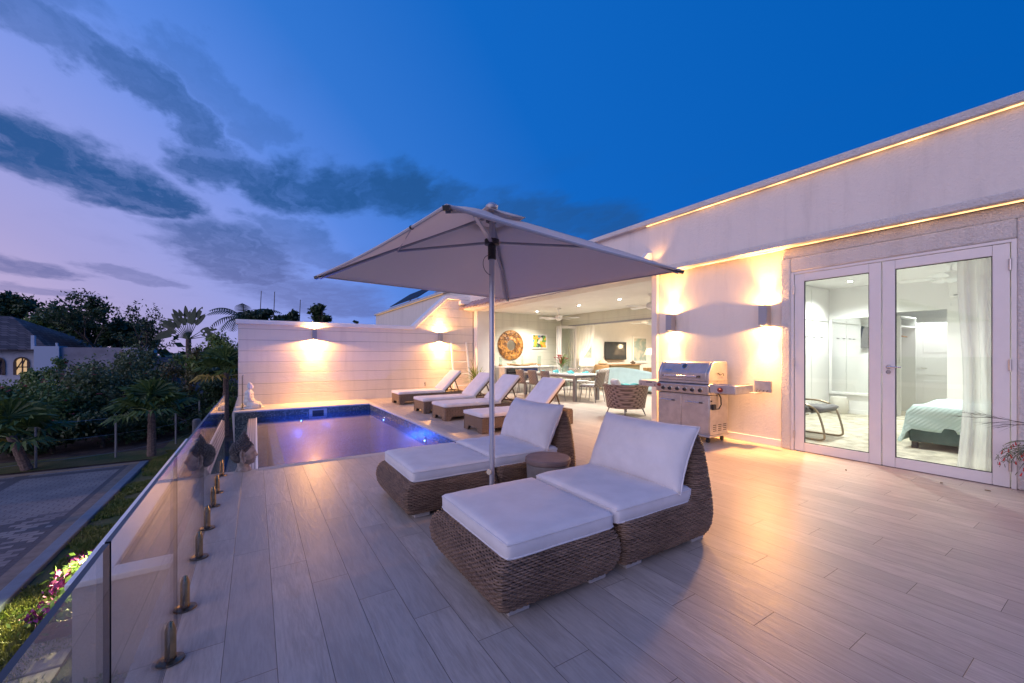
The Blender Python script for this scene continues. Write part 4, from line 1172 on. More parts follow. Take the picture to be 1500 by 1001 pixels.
for x, y, lb in ((11.6, 8.0, 'living room ceiling downlight over the sofa back'), (11.6, 11.0, 'living room ceiling downlight by the tied curtain'), (14., 10.8, 'living room ceiling downlight before the television'), (14, 8., 'living room ceiling downlight over the linen chair'), (16.5, 10.5, 'living room ceiling downlight at the far end')):
    downlight(x, y, 2.8, 290, lb, (1., .86, .68))

def fan(x, y, zc, zh, rad, lab, a0=0., nb=5):
    t = thing('ceiling_fan', lab, 'ceiling fan', (x, y, zc), 'white ceiling fans')
    m = MB(); m.lathe([(.07, zc), (.075, zc - .03), (.03, zc - .07), (.014, zc - .075), (.014, zh + .12)], x, y, 16); m.build('rod', white_gloss, t)
    m = MB(); m.lathe([(.03, zh + .13), (.1, zh + .1), (.12, zh + .04), (.105, zh - .01), (.05, zh - .05), (.02, zh - .06)], x, y, 20); m.build('motor', white_gloss, t)
    for k in range(nb):
        a = a0 + 2 * PI * k / nb; B = Matrix.Translation((x, y, zh + .02)) @ Matrix.Rotation(a, 4, 'Z') @ Matrix.Rotation(R(12), 4, 'X')
        m = MB(); V = [(.1, -.02, 0), (.2, -.03, 0), (.26, -.06, 0), (rad - .04, -.075, 0), (rad, -.04, 0), (rad, .04, 0), (rad - .04, .075, 0), (.26, .06, 0), (.2, .03, 0), (.1, .02, 0)]
        n = len(V); m.add([B @ Vector(v) for v in V] + [B @ (Vector(v) + Vector((0, 0, .008))) for v in V], [tuple(range(n))[::-1], tuple(range(n, 2 * n))] + [(i, (i + 1) % n, n + (i + 1) % n, n + i) for i in range(n)])
        m.build('blade', white_gloss, t)
    return t
fan(8.3, 10.3, 2.8, 2.46, .66, 'white ceiling fan over the dining table', .35)
fan(8.2, 6.6, 2.8, 2.46, .66, 'white ceiling fan cut by the plaster wall edge under the patio ceiling', 2.75)
fan(12.0, 9.7, 2.8, 2.42, .66, 'white ceiling fan inside the living room', .9)

# round wood mirror
MX, MZ, MY = 7.765, 1.645, 12.378
t = thing('round_mirror', 'small round mirror in a wide frame of orange brown wood pieces', 'mirror', (MX, MY, MZ))
m, n, b = new_mat('wood_chip_mosaic')
vo = n.n('ShaderNodeTexVoronoi'); n.put(vo.inputs['Vector'], obj_co(n)); vo.inputs['Scale'].default_value = 13; vo.inputs['Randomness'].default_value = 1
rp = n.n('ShaderNodeValToRGB'); n.put(rp.inputs[0], n.sep(vo.outputs['Color'])[0])
rp.color_ramp.elements[0].color = (.09, .035, .012, 1); rp.color_ramp.elements[1].color = (.5, .23, .045, 1)
e = rp.color_ramp.elements.new(.5); e.color = (.24, .095, .02, 1)
n.put(b.inputs['Base Color'], n.mix(n.smooth(vo.outputs['Distance'], .055, .02), (.02, .01, .006), rp.outputs[0]) if False else rp.outputs[0])
n.put(b.inputs['Normal'], n.bump(vo.outputs['Distance'], .9, .03)); b.inputs['Roughness'].default_value = .45
chip = m
m = MB()
def ringf(r0, r1, d0, d1, N=72):
    prof = [(r0, 0), (r0, d0), ((r0 + r1) / 2, d1), (r1, d0 * .6), (r1, 0)]
    V = [(MX + r * math.cos(2 * PI * j / N), MY - dd, MZ + r * math.sin(2 * PI * j / N)) for r, dd in prof for j in range(N)]
    F = [(i * N + j, i * N + (j + 1) % N, (i + 1) * N + (j + 1) % N, (i + 1) * N + j) for i in range(4) for j in range(N)]
    m.add(V, F)
ringf(.345, .54, .04, .06); ringf(.185, .345, .05, .035); m.build('frame', chip, t)
m = MB(); m.cyl((MX, MY, MZ), (MX, MY - .02, MZ), .187, .187, 40); m.build('mirror_glass', mirror_m, t)

# painting: a loose abstract
t = thing('painting', 'small colourful abstract painting in a white frame beside the round mirror', 'painting', (9.03, 12.37, 1.8))
m, n, b = new_mat('abstract_paint')
co = obj_co(n); q = n.vm('ADD', co, n.vm('MULTIPLY', n.vm('SUBTRACT', n.n('ShaderNodeTexNoise').outputs['Color'], (.5, .5, .5)), (.2, .2, .2)))
vo = n.n('ShaderNodeTexVoronoi'); n.put(vo.inputs['Vector'], n.vm('ADD', co, (3.1, 0, 1.7))); vo.inputs['Scale'].default_value = 9
rp = n.n('ShaderNodeValToRGB'); n.put(rp.inputs[0], n.sep(vo.outputs['Color'])[1]); rp.color_ramp.interpolation = 'CONSTANT'
cols = [(.6, .25, .02), (.75, .5, .05), (.05, .2, .04), (.6, .08, .03), (.7, .66, .55), (.04, .05, .08), (.15, .35, .08), (.1, .35, .5), (.7, .4, .05)]
els = rp.color_ramp.elements
els[0].color = (*cols[0], 1); els[1].position = 1 / 9; els[1].color = (*cols[1], 1)
for i in range(2, 9): e = els.new(i / 9); e.color = (*cols[i], 1)
n.put(b.inputs['Base Color'], rp.outputs[0]); b.inputs['Roughness'].default_value = .5
abstract = m
m = MB(); m.box(8.72, 9.34, 12.352, 12.362, 1.575, 2.03); m.build('canvas', abstract, t)
m = MB()
for a in ((8.68, 9.38, 1.535, 1.575), (8.68, 9.38, 2.03, 2.07), (8.68, 8.72, 1.575, 2.03), (9.34, 9.38, 1.575, 2.03)): m.box(a[0], a[1], 12.34, 12.379, a[2], a[3])
m.build('frame', white_gloss, t)

# sideboard with drinks fridges
t = thing('sideboard', 'long whitewashed sideboard with two dark glass drinks fridges under the round mirror', 'sideboard', (8.15, 11.95, 0))
SY0, SY1, SX0, SX1 = 11.6, 12.3, 7.06, 9.3
m = MB(); m.box(SX0, SX1, SY0 + .03, SY1, 0, .86); m.build('carcass', whitewash, t)
m = MB(); m.box(SX0 - .02, SX1 + .02, SY0 - .02, SY1 + .01, .861, .905); m.build('worktop', plain_white, t, bevel=.006)
blue_in = emit('fridge_glow', (.02, .06, .35), .55)
for x0, x1, mt in ((7.13, 7.62, M('fridge_glass', (.02, .02, .025), .1)), (7.72, 8.4, M('blue_fridge_glass', (.012, .03, .12), .1))):
    m = MB(); m.box(x0, x1, SY0 - .005, SY0 + .0295, .5, .83); f = m.build('fridge_front', mt, t)
    m = MB()
    for k in range(3): m.box(x0 + .05, x1 - .05, SY0 - .012, SY0 - .0055, .56 + .09 * k, .565 + .09 * k)
    m.build('rack', steel, f)
m = MB(); m.box(7.8, 7.9, SY0 - .009, SY0 - .006, .58, .72); m.build('fridge_lamp', blue_in, t)
for k in range(4):
    x0 = 7.1 + k * .55; m = MB(); m.box(x0, x0 + .53, SY0 + .008, SY0 + .0295, .03, .47); m.build('door', whitewash, t, bevel=.004)
m = MB(); m.box(8.5, 8.85, SY0 + .005, SY0 + .0295, .5, .83); m.build('door', whitewash, t, bevel=.004)
clear_g = clear_mat('tinted_vase_glass', (.78, .86, .82), .06)
def vase(x, y, z, r, h, lab, wood=True):
    t = thing('candle_vase', lab, 'vase', (x, y, z), 'glass cylinder vases on the sideboard')
    m = MB(); m.lathe([(r, z + .03), (r, z + h)], x, y, 20); m.f = m.f[:-2]; m.m = m.m[:-2]; m.build('glass', clear_g, t)
    m = MB(); m.lathe([(r * 1.15, z), (r * 1.2, z + .015), (r * 1.05, z + .06)], x, y, 20); m.build('base', wood_mid, t)
vase(7.12, 12.0, .905, .055, .32, 'tall glass cylinder vase on the left end of the sideboard')
vase(8.72, 11.95, .905, .065, .36, 'tall glass cylinder vase on the sideboard below the painting')
t = thing('driftwood_tray', 'long brown wooden tray on the sideboard', 'tray', (7.9, 11.9, .905))
m = MB(); m.grid(lambda u, v: (7.35 + 1.1 * u, 11.72 + .34 * v * (1 - .3 * abs(2 * u - 1)) + .1 * u * (1 - u), .92 + .05 * (abs(2 * v - 1) ** 3) + .04 * abs(2 * u - 1) ** 4 + .015 * math.sin(9 * u)), 24, 8)
o = m.build('tray', wood_mid, t); s_ = o.modifiers.new('t', 'SOLIDIFY'); s_.thickness = .018
for x, h, lb in ((7.55, .2, 'small glass decanter at the left of the tray'), (7.62, .16, 'short clear bottle standing behind the tray'), (7.93, .3, 'slim clear bottle on the tray')):
    t = thing('bottle', lb, 'bottle', (x, 11.88, .94), 'bottles on the sideboard tray')
    m = MB(); m.lathe([(.035, .94), (.037, .95), (.037, .94 + h * .55), (.014, .94 + h * .72), (.014, .94 + h), (.018, .941 + h)], x, 11.88, 16); m.build('glass', clear_g, t)
    m = MB(); m.cyl((x, 11.88, .942 + h), (x, 11.88, .965 + h), .012, .014, 10); m.build('stopper', chrome, t)

# dining table and chairs
t = thing('dining_table', 'long grey dining table with pale top under the patio ceiling', 'table', (7.9, 9.8, 0))
tbl = M('grey_table_metal', (.2, .19, .2), .4, .5)
m = MB(); m.box(7.4, 8.42, 8.5, 11.1, .715, .75); m.build('tabletop', M('pale_table_glass', (.5, .52, .52), .2), t, bevel=.006)
m = MB(); m.box(7.46, 8.36, 8.56, 8.6, .65, .7145); m.box(7.46, 8.36, 11.0, 11.04, .65, .7145); m.box(7.46, 7.5, 8.601, 10.999, .65, .7145); m.box(8.32, 8.36, 8.601, 10.999, .65, .7145); m.build('apron', tbl, t)
for x in (7.45, 8.3):
    for y in (8.55, 10.98): m = MB(); m.box(x, x + .085, y, y + .085, 0, .6495); m.build('leg', tbl, t)
def dining_chair(lab):
    t = thing('dining_chair', lab, 'chair', (0, 0, 0), 'woven dining chairs')       # faces +y
    m = MB()
    m.grid(lambda u, v: ((u - .5) * (.46 - .03 * v), -.23 - .09 * v - .04 * (1 - (2 * u - 1) ** 2), .43 + .42 * v), 10, 8)
    o = m.build('woven_back', strap_grey, t); s_ = o.modifiers.new('t', 'SOLIDIFY'); s_.thickness = .025
    m = MB(); m.box(-.235, .235, -.22, .24, .415, .45); m.build('seat', strap_grey, t, bevel=.01)
    m = MB(); m.box(-.21, .21, -.19, .22, .4505, .49); m.build('seat_pad', M('grey_seat_pad', (.4, .39, .38), .9), t, bevel=.015)
    for x in (-.21, .21):
        m = MB(); m.tube([(x, .2, .414), (x * 1.1, .24, 0)], [.014, .010], 8); m.build('leg', tbl, t)
        m = MB(); m.tube([(x, -.2, .414), (x * 1.12, -.27, 0)], [.014, .010], 8); m.build('leg', tbl, t)
    return t
dc = dining_chair('woven dining chair with its back to the camera at the near end of the table')
dc.location = (7.87, 8.32, 0); dc.rotation_euler = (0, 0, R(14))
for x, y, rz, lb in ((7.12, 10.35, -90, 'woven dining chair on the pool side of the table, nearest the sideboard'), (7.16, 9.75, -90, 'woven dining chair on the pool side of the table, middle of three'),
                     (7.14, 9.1, -92, 'woven dining chair on the pool side of the table, nearest the terrace'), (8.72, 9.0, 90, 'woven dining chair on the sofa side of the table, nearest the terrace'),
                     (8.72, 9.75, 88, 'woven dining chair on the sofa side of the table, middle of three'), (8.72, 10.45, 90, 'woven dining chair on the sofa side of the table, nearest the folded doors')):
    dup(dc, (x, y, 0), R(rz), lb)
teal = M('teal_cloth', (.04, .3, .34), .8); cup = clear_mat('drinking_glass', (.85, .9, .92), .06)
k = 0
for y in (8.95, 9.65, 10.35):
    for x in (7.65, 8.2):
        sd = 'pool' if x < 8 else 'sofa'; ps = {8.95: 'near end', 9.65: 'middle', 10.35: 'far end'}[y]
        t = thing('place_setting', 'teal napkin on a white plate at the %s of the table, %s side' % (ps, sd), 'plate', (x, y, .75), 'place settings on the dining table')
        m = MB(); m.lathe([(.02, .751), (.08, .752), (.135, .765), (.13, .768), (.08, .757), (.02, .757)], x, y, 24); m.build('plate', white_gloss, t)
        m = MB(); m.prism([(x - .09, .759), (x - .03, .80), (x + .02, .775), (x + .06, .82), (x + .1, .76)], 'y', y - .06, y + .06); m.build('napkin', teal, t)
        t = thing('wine_glass', 'stemmed glass at the %s of the table, %s side' % (ps, sd), 'glass', (x + .02, y + .2, .75), 'stemmed glasses on the dining table')
        m = MB(); m.lathe([(.035, .751), (.034, .754), (.005, .76), (.005, .85), (.03, .88), (.038, .92), (.034, .97)], x + (.05 if x < 8 else -.05), y + .2, 14); m.build('bowl', cup, t)
t = thing('flower_vase', 'glass vase of red flowers and leaves on the dining table', 'flower vase', (7.95, 9.72, .75))
m = MB(); m.lathe([(.05, .751), (.055, .76), (.045, .85), (.06, 1.0), (.075, 1.04)], 7.95, 9.72, 18); m.build('vase', clear_g, t)
m = MB(); rnd = random.Random(5)
for _ in range(46): strap_leaf(m, (7.95, 9.72, .9 + .15 * rnd.random()), rnd.uniform(0, 2 * PI), rnd.uniform(.5, 1.5), rnd.uniform(.22, .46), .05, rnd.uniform(.2, .9))
m.build('leaves', leaf_lime, t)
for _ in range(9):
    a = rnd.uniform(0, 2 * PI); r_ = rnd.uniform(.1, .24); z = rnd.uniform(1.08, 1.28); c = Vector((7.95 + r_ * math.cos(a), 9.72 + r_ * math.sin(a), z))
    m = MB()
    for q in range(6): strap_leaf(m, c, q * PI / 3, .6, .08, .05, .6, 4)
    m.tube([c, (7.95, 9.72, .9)], .004, 5); m.build('flower', M('crimson_petal', (.5, .015, .05), .5), t)

# woven tub chair
TC = Vector((6.78, 6.12, 0))
t = thing('tub_chair', 'round taupe strap woven tub chair seen from behind beside the grill', 'armchair', TC)
m = MB()
def tub(u, v):
    a = R(95) + R(265) * u; ca, sa = math.cos(a), math.sin(a)
    h = .66 - .10 * max(0, abs(2 * u - 1) - .55) / .45
    r = .43 + .05 * v - .03 * (1 - v)
    return (TC.x + r * 1.0 * ca, TC.y + r * .98 * sa, .17 + (h - .17) * v)
m.grid(tub, 40, 10)
o = m.build('woven_shell', strap_brown, t); s_ = o.modifiers.new('t', 'SOLIDIFY'); s_.thickness = .03
m = MB(); m.tube([tub(k / 40, 1.0) for k in range(41)], .02, 8); m.build('rim', strap_brown, t)
m = MB(); m.lathe([(.39, .17), (.40, .18), (.40, .24), (.39, .25)], TC.x, TC.y, 32); m.build('seat_base', strap_brown, t)
m = MB(); m.lathe([(.37, .251), (.39, .28), (.39, .37), (.36, .40), (.2, .412), (.02, .415)], TC.x + .02, TC.y + .01, 32); m.build('seat_cushion', fabric, t)
for a in (40, 130, 220, 310):
    c, s = math.cos(R(a)), math.sin(R(a)); m = MB(); m.tube([(TC.x + .34 * c, TC.y + .34 * s, .17), (TC.x + .41 * c, TC.y + .41 * s, 0)], [.016, .011], 8); m.build('leg', tbl, t)
q = Matrix.Translation((TC.x - .17, TC.y + .1, .585)) @ Matrix.Rotation(R(145), 4, 'Z') @ Matrix.Rotation(R(-72), 4, 'Y')
o = cushion('scatter_cushion', -.2, .2, -.24, .24, -.06, .06, .04, fabric, None, .03, 11, .004, q, 12, False, .5); tag(o, 'white scatter cushion with dark pattern inside the tub chair', 'cushion')
o.data.materials[0] = M('patterned_cushion', (.6, .6, .58), .9, var=.15, vs=12)
m = MB(); m.grid(lambda u, v: (TC.x - .12 + .42 * u, TC.y - .3 + .62 * v * (1 - .15 * u), .64 + .05 * math.sin(5 * u + 3 * v) + .02 * math.sin(14 * v) - .12 * (u - .5) ** 2 - .1 * max(0, v - .75)), 16, 16)
o = m.build('throw_blanket', M('turquoise_throw', (.12, .5, .5), .9, bump=.5, bs=60), None); s_ = o.modifiers.new('t', 'SOLIDIFY'); s_.thickness = .02; tag(o, 'rumpled turquoise throw lying over the tub chair', 'throw')

# living room: sofa, television wall, lamps, curtain
t = thing('sofa', 'pale blue curved sofa seen from behind in the living room', 'sofa', (11.0, 9.9, 0))
sofa_m = M('pale_blue_upholstery', (.36, .52, .58), .9, var=.04)
m = MB()
def sb(u, v):
    y = 8.6 + 2.7 * u; a = math.sin(PI * u)
    return (10.98 - .18 * a + .09 * v, y, .1 + (.58 + .16 * a) * v)
m.grid(sb, 30, 6); o = m.build('back', sofa_m, t); s_ = o.modifiers.new('t', 'SOLIDIFY'); s_.thickness = .16; s_.offset = -1
m = MB(); m.box(11.08, 11.85, 8.62, 11.28, .12, .44); m.build('seat', sofa_m, t, bevel=.05)
m = MB(); m.box(11.08, 11.8, 8.5, 8.62, .12, .6); m.build('arm', sofa_m, t, bevel=.04)
m = MB(); m.box(11.08, 11.8, 11.28, 11.4, .12, .6); m.build('arm', sofa_m, t, bevel=.04)
for x in (11.0, 11.75):
    for y in (8.7, 11.2): m = MB(); m.cyl((x, y, .12), (x, y, 0), .025, .018, 8); m.build('leg', wood_mid, t)
t = thing('television', 'dark flat television hanging on the white living room wall', 'television', (13.0, 12.3, 1.47))
m = MB(); m.box(12.36, 13.64, 12.27, 12.31, 1.095, 1.85); m.build('case', black_metal, t, bevel=.006)
m = MB(); m.box(12.38, 13.62, 12.262, 12.2695, 1.115, 1.835); m.build('screen', M('dark_screen', (.05, .055, .06), .12, spec=.8), t)
m = MB(); m.box(12.8, 13.2, 12.31, 12.38, 1.35, 1.6); m.build('bracket', black_metal, t)
t = thing('console', 'low olive wooden console below the television', 'console', (13.1, 12.1, 0))
m = MB(); m.box(12.25, 14.0, 11.85, 12.3, .25, .86); m.build('body', woodmat('olive_wood', (.2, .17, .1), (.3, .26, .16)), t, bevel=.006)
m = MB(); m.box(12.2, 14.05, 11.82, 12.32, .861, .9); m.build('top', wood_mid, t)
for x in (12.3, 13.88):
    for y in (11.9, 12.2): m = MB(); m.box(x, x + .05, y, y + .05, 0, .2499); m.build('leg', wood_mid, t)
t = thing('wood_carving', 'light wood carved ornament on the left end of the console', 'ornament', (12.05, 11.95, .9))
m = MB(); m.lathe([(.3, .45), (.32, .6), (.3, .85), (.28, .9)], 11.95, 12.05, 18); m.build('basket', wood_mid, t)
m = MB(); m.lathe([(.12, .901), (.2, .95), (.16, 1.03), (.05, 1.1), (.01, 1.12)], 12.0, 12.05, 12); m.build('shell', M('pale_ornament', (.6, .45, .32), .7), t)
m = MB(); m.cyl((11.95, 12.05, 0), (11.95, 12.05, .4499), .2, .28, 14); m.build('stand', wood_mid, t)
t = thing('driftwood_ornament', 'small dark twisted ornament on the right of the console', 'ornament', (13.75, 12.0, .9))
m = MB(); rnd = random.Random(8)
for _ in range(9): a = rnd.uniform(0, 6.28); m.tube([(13.75 - .1 * math.cos(a), 12.0 - .06 * math.sin(a), .905), (13.75, 12.0, 1.0 + .05 * rnd.random()), (13.75 + .14 * math.cos(a), 12.0 + .1 * math.sin(a), .93 + .06 * rnd.random())], .018, 6)
m.build('branches', teak_dark, t)
art = None
m_, n_, b_ = new_mat('soft_seascape_print')
_c = obj_co(n_); _f = n_.noise(n_.vm('MULTIPLY', _c, (1, 1, 1.4)), 2.2, 5, .6, .8)
n_.put(b_.inputs['Base Color'], n_.mix(n_.smooth(_f, .4, .65), (.30, .40, .38), (.62, .58, .48))); b_.inputs['Roughness'].default_value = .3
for x0, x1, z0, z1, lb in ((14.1, 15.1, .93, 2.13, 'tall framed pale seascape right of the television'), (10.95, 11.75, .82, 2.1, 'tall framed pale seascape half behind the curtain')):
    t = thing('framed_print', lb, 'picture', ((x0 + x1) / 2, 12.36, (z0 + z1) / 2), 'framed prints in the living room')
    m = MB(); m.box(x0 + .09, x1 - .09, 12.35, 12.358, z0 + .1, z1 - .1); m.build('print', m_, t)
    m = MB()
    for a in ((x0, x1, z0, z0 + .1), (x0, x1, z1 - .1, z1), (x0, x0 + .09, z0 + .1, z1 - .1), (x1 - .09, x1, z0 + .1, z1 - .1)): m.box(a[0], a[1], 12.33, 12.38, a[2], a[3])
    m.build('frame', white_gloss, t)
shade = emit('lit_lamp_shade', (1., .82, .6), 1.)
t = thing('table_lamp', 'lit white drum shade table lamp beside the curtain', 'lamp', (10.62, 11.5, .45))
m = MB(); m.lathe([(.285, .91), (.27, 1.18)], 10.62, 11.5, 24); m.build('lamp_shade', shade, t)
m = MB(); m.lathe([(.1, .55), (.11, .57), (.06, .7), (.03, .8), (.03, .905)], 10.62, 11.5, 16); m.build('base', white_gloss, t)
t2 = thing('lamp_table', 'small side table carrying the lit drum lamp', 'side table', (10.62, 11.5, 0))
m = MB(); m.lathe([(.25, .52), (.26, .53), (.26, .549)], 10.62, 11.5, 20); m.build('top', wood_mid, t2); m = MB(); m.cyl((10.62, 11.5, 0), (10.62, 11.5, .5199), .16, .04, 14); m.build('stem', wood_mid, t2)
lamp('lamp_glow', 'POINT', (10.62, 11.5, 1.3), 12, (1., .7, .4), t, .1)
t = thing('floor_lamp', 'lit cream shade floor lamp before the right hand print', 'lamp', (14.2, 11.4, 0))
m = MB(); m.lathe([(.30, 1.3), (.2, 1.58)], 14.2, 11.4, 22); m.build('lamp_shade', emit('lit_cream_shade', (1., .7, .42), .9), t)
m = MB(); m.lathe([(.16, 0), (.16, .02), (.012, .04), (.012, 1.3)], 14.2, 11.4, 14); m.build('stand', chrome, t)
lamp('lamp_glow', 'POINT', (14.2, 11.4, 1.68), 10, (1., .7, .4), t, .1)
t = thing('side_cabinet', 'dark wood side cabinet with a small radio below the right hand print', 'cabinet', (13.6, 10.9, 0))
m = MB(); m.box(13.2, 13.7, 10.8, 11.2, .55, .6); m.box(13.25, 13.3, 10.85, 11.15, 0, .5499); m.box(13.6, 13.65, 10.85, 11.15, 0, .5499); m.build('table', teak_dark, t)
m = MB(); m.box(13.3, 13.6, 10.9, 11.1, .601, .78); m.build('radio', wood_mid, t, bevel=.01)
t = thing('linen_chair', 'pale upholstered chair at the right edge of the living room view', 'armchair', (13.6, 9.9, 0))
m = MB(); m.box(13.2, 13.9, 9.6, 10.3, .12, .42); m.build('seat', plain_white, t, bevel=.04); m = MB(); m.box(13.72, 13.9, 9.6, 10.3, .421, .95); m.build('back', plain_white, t, bevel=.05)
for x in (13.25, 13.8):
    for y in (9.65, 10.2): m = MB(); m.box(x, x + .04, y, y + .04, 0, .1199); m.build('leg', teak_dark, t)
sheer_m, n_, b_ = new_mat('sheer_curtain')
b_.inputs['Base Color'].default_value = (.82, .8, .76, 1); b_.inputs['Roughness'].default_value = .9
_t = n_.n('ShaderNodeBsdfTransparent'); _l = n_.n('ShaderNodeBsdfTranslucent'); _l.inputs[0].default_value = (.95, .95, .93, 1)
_a = n_.n('ShaderNodeMixShader'); _a.inputs[0].default_value = .6; n_.put(_a.inputs[1], b_.outputs[0]); n_.put(_a.inputs[2], _l.outputs[0])
_b = n_.n('ShaderNodeMixShader'); _b.inputs[0].default_value = .38; n_.put(_b.inputs[1], _a.outputs[0]); n_.put(_b.inputs[2], _t.outputs[0])
n_.put(n_.t.nodes['Material Output'].inputs[0], _b.outputs[0])
def curtain(name, lab, fn, nu, nv, grp=None):
    m = MB(); m.grid(fn, nu, nv); o = m.build(name, sheer_m, None, ang=180); s_ = o.modifiers.new('t', 'SOLIDIFY'); s_.thickness = .002; return tag(o, lab, 'curtain', grp)
def cl(u, v):
    z = 2.42 - 2.4 * v; k = math.exp(-((v - .62) / .22) ** 2); y = 11.85 - (.95 * (1 - .8 * k) * (1 - .25 * v)) * u
    return (10.42 + .05 * math.sin(u * 34) * (1 - .5 * k) + .02 * math.sin(u * 71), y, z)
curtain('curtain', 'white curtain tied back inside the living room opening', cl, 80, 20)

# ---------------------------------------------------------------- bedroom
BX1, BY0, BY1 = 11.07, -2.6, 3.97
B = thing('bedroom_shell', 'white bedroom walls and ceiling seen through the glass doors', 'room', (8.7, 1., 0))
bw = M('bedroom_white', (.8, .8, .785), .6)
m = MB()
m.box(6.47, 9.2, BY1 + .15, BY1 + .2, 0, 2.8); m.box(9.2, BX1 + .15, BY1, BY1 + .05, 0, 2.8); m.box(9.15, 9.2, BY1, BY1 + .15, 0, 2.8)
m.box(BX1, BX1 + .12, 2.98, BY1, 0, 2.8); m.box(BX1, BX1 + .12, BY0, 2.1, 0, 2.8); m.box(BX1, BX1 + .12, 2.1, 2.98, 2.17, 2.8)
m.box(6.47, BX1, BY0 - .05, BY0, 0, 2.8)
m.build('wall', bw, B)
m = MB(); m.box(6.472, 13.8, BY0, BY1 + .14, 2.785, 2.797); m.build('ceiling', bw, B)
m = MB(); m.box(13.7, 13.8, 1.6, 3.6, 0, 2.785); m.box(BX1 + .12, 13.7, 3.5, 3.6, 0, 2.785); m.box(BX1 + .12, 13.7, 1.3, 1.4, 0, 2.785); m.build('dressing_room_wall', bw, B)
m = MB(); m.box(9.3, 10.1, BY1 - .022, BY1 - .001, .08, 2.02); m.box(10.12, 10.9, BY1 - .022, BY1 - .001, .08, 2.02); m.box(9.3, 10.1, BY1 - .022, BY1 - .001, 2.05, 2.75); m.box(10.12, 10.9, BY1 - .022, BY1 - .001, 2.05, 2.75); f = m.build('wardrobe_front', white_gloss, B, bevel=.004)
m = MB()
for x in (9.6, 9.85, 10.2, 10.55): m.box(x, x + .12, BY1 - .035, BY1 - .0225, 1.68, 1.69)
m.build('wardrobe_handle', black_metal, f)
m = MB(); m.box(BX1 - .02, BX1 - .001, 2.98, BY1 - .03, 0, .1); m.box(BX1 - .02, BX1 - .001, BY0, 2.1, 0, .1); m.build('baseboard', white_gloss, B)
m = MB(); m.box(9.5, 10.5, BY1 + .0, BY1 + .001, 0, .01); 
carpet_m = M('pale_patterned_carpet', (.5, .46, .36), .95, var=.28, vs=5, bump=.6, bs=90, bd=.01)
m = MB(); m.box(6.475, 13.7, BY0, BY1 + .14, .001, .012); struct(m.build('bedroom_carpet', carpet_m))
t = thing('framed_mirror', 'large white framed mirror on the bedroom back wall', 'mirror', (11.05, 3.4, 1.3))
m = MB(); m.box(BX1 - .03, BX1 - .02, 3.06, 3.9, .48, 2.1); m.build('mirror_glass', mirror_m, t)
m = MB()
for a in ((3.0, 3.96, .42, .48), (3.0, 3.96, 2.1, 2.165), (3.0, 3.06, .48, 2.1), (3.9, 3.96, .48, 2.1)): m.box(BX1 - .05, BX1 - .001, *a)
m.build('frame', white_gloss, t, bevel=.006)
t = thing('bedroom_television', 'dark television on the bedroom side wall, seen only in the mirror', 'television', (8.6, 4.0, 1.75))
m = MB(); m.obox(Matrix.Translation((8.6, 4.0, 1.75)) @ Matrix.Rotation(R(10), 4, 'X'), .95, .05, .56); m.build('case', M('tv_screen', (.04, .06, .07), .2), t)
m = MB(); m.box(8.5, 8.7, 4.02, 4.12, 1.68, 1.82); m.build('bracket', black_metal, t)
# bed
t = thing('bed', 'green upholstered bed with a mint quilt draped over the mattress', 'bed', (8.6, .9, 0))
m = MB(); m.box(7.7, 9.75, -.15, 1.83, .1, .34); m.build('base', M('green_velvet', (.06, .10, .09), .7, var=.25, vs=6), t, bevel=.02)
m = MB(); m.box(7.73, 9.72, -.12, 1.80, .341, .57); m.build('mattress', M('taupe_sheet', (.4, .37, .36), .9), t, bevel=.05)
for x in (7.72, 9.65):
    for y in (-.1, 1.75): m = MB(); m.box(x, x + .06, y, y + .06, .012, .0999); m.build('leg', black_metal, t)
quilt_m, n_, b_ = new_mat('mint_quilt')
_x, _y, _z = n_.sep(obj_co(n_))
_q = n_.m('MULTIPLY', n_.m('ABSOLUTE', n_.m('SINE', n_.m('MULTIPLY', n_.m('ADD', _x, n_.m('MULTIPLY', _z, .3)), 60))), n_.m('ABSOLUTE', n_.m('SINE', n_.m('MULTIPLY', n_.m('ADD', _y, n_.m('MULTIPLY', _z, 1)), 60))))
n_.put(b_.inputs['Normal'], n_.bump(_q, .6, .01)); n_.put(b_.inputs['Base Color'], n_.mix(_q, (.5, .64, .6), (.6, .73, .69))); b_.inputs['Roughness'].default_value = .9
m = MB()
def quilt(u, v):
    # u: across from the camera side over the top; v: along towards the pillow end
    L = .34 + 1.75; s = u * L; y = 1.95 - 2.05 * v
    hang = .30 + .04 * math.sin(v * 7)
    if s < hang: x, z = 7.685 - .02 * math.sin(v * 19) * (1 - s / hang), .60 - (hang - s)
    else: x, z = 7.70 + (s - hang), .60 + .012 * math.sin(s * 5 + v * 4)
    if y > 1.83:
        k = (y - 1.83) / .12; z = z - .34 * k - .25 * k * max(0, 1 - abs(s - .5)); y = 1.84 + .06 * k; x += (-.12 * k if s < .8 else 0)
    return (x, y, max(z, .12))
m.grid(quilt, 40, 40); o = m.build('quilt', quilt_m, t, ang=80); s_ = o.modifiers.new('t', 'SOLIDIFY'); s_.thickness = .025; s_.offset = 1
for x in (8.2, 9.2): cushion('pillow', x - .32, x + .32, -.12, .35, .6, .76, .05, fabric, t, .03, 3, .006, None, 10, False, .5)
m = MB(); m.box(7.68, 9.77, -.26, -.16, .012, 1.15); m.build('headboard', M('green_velvet_headboard', (.06, .1, .09), .7), t, bevel=.02)
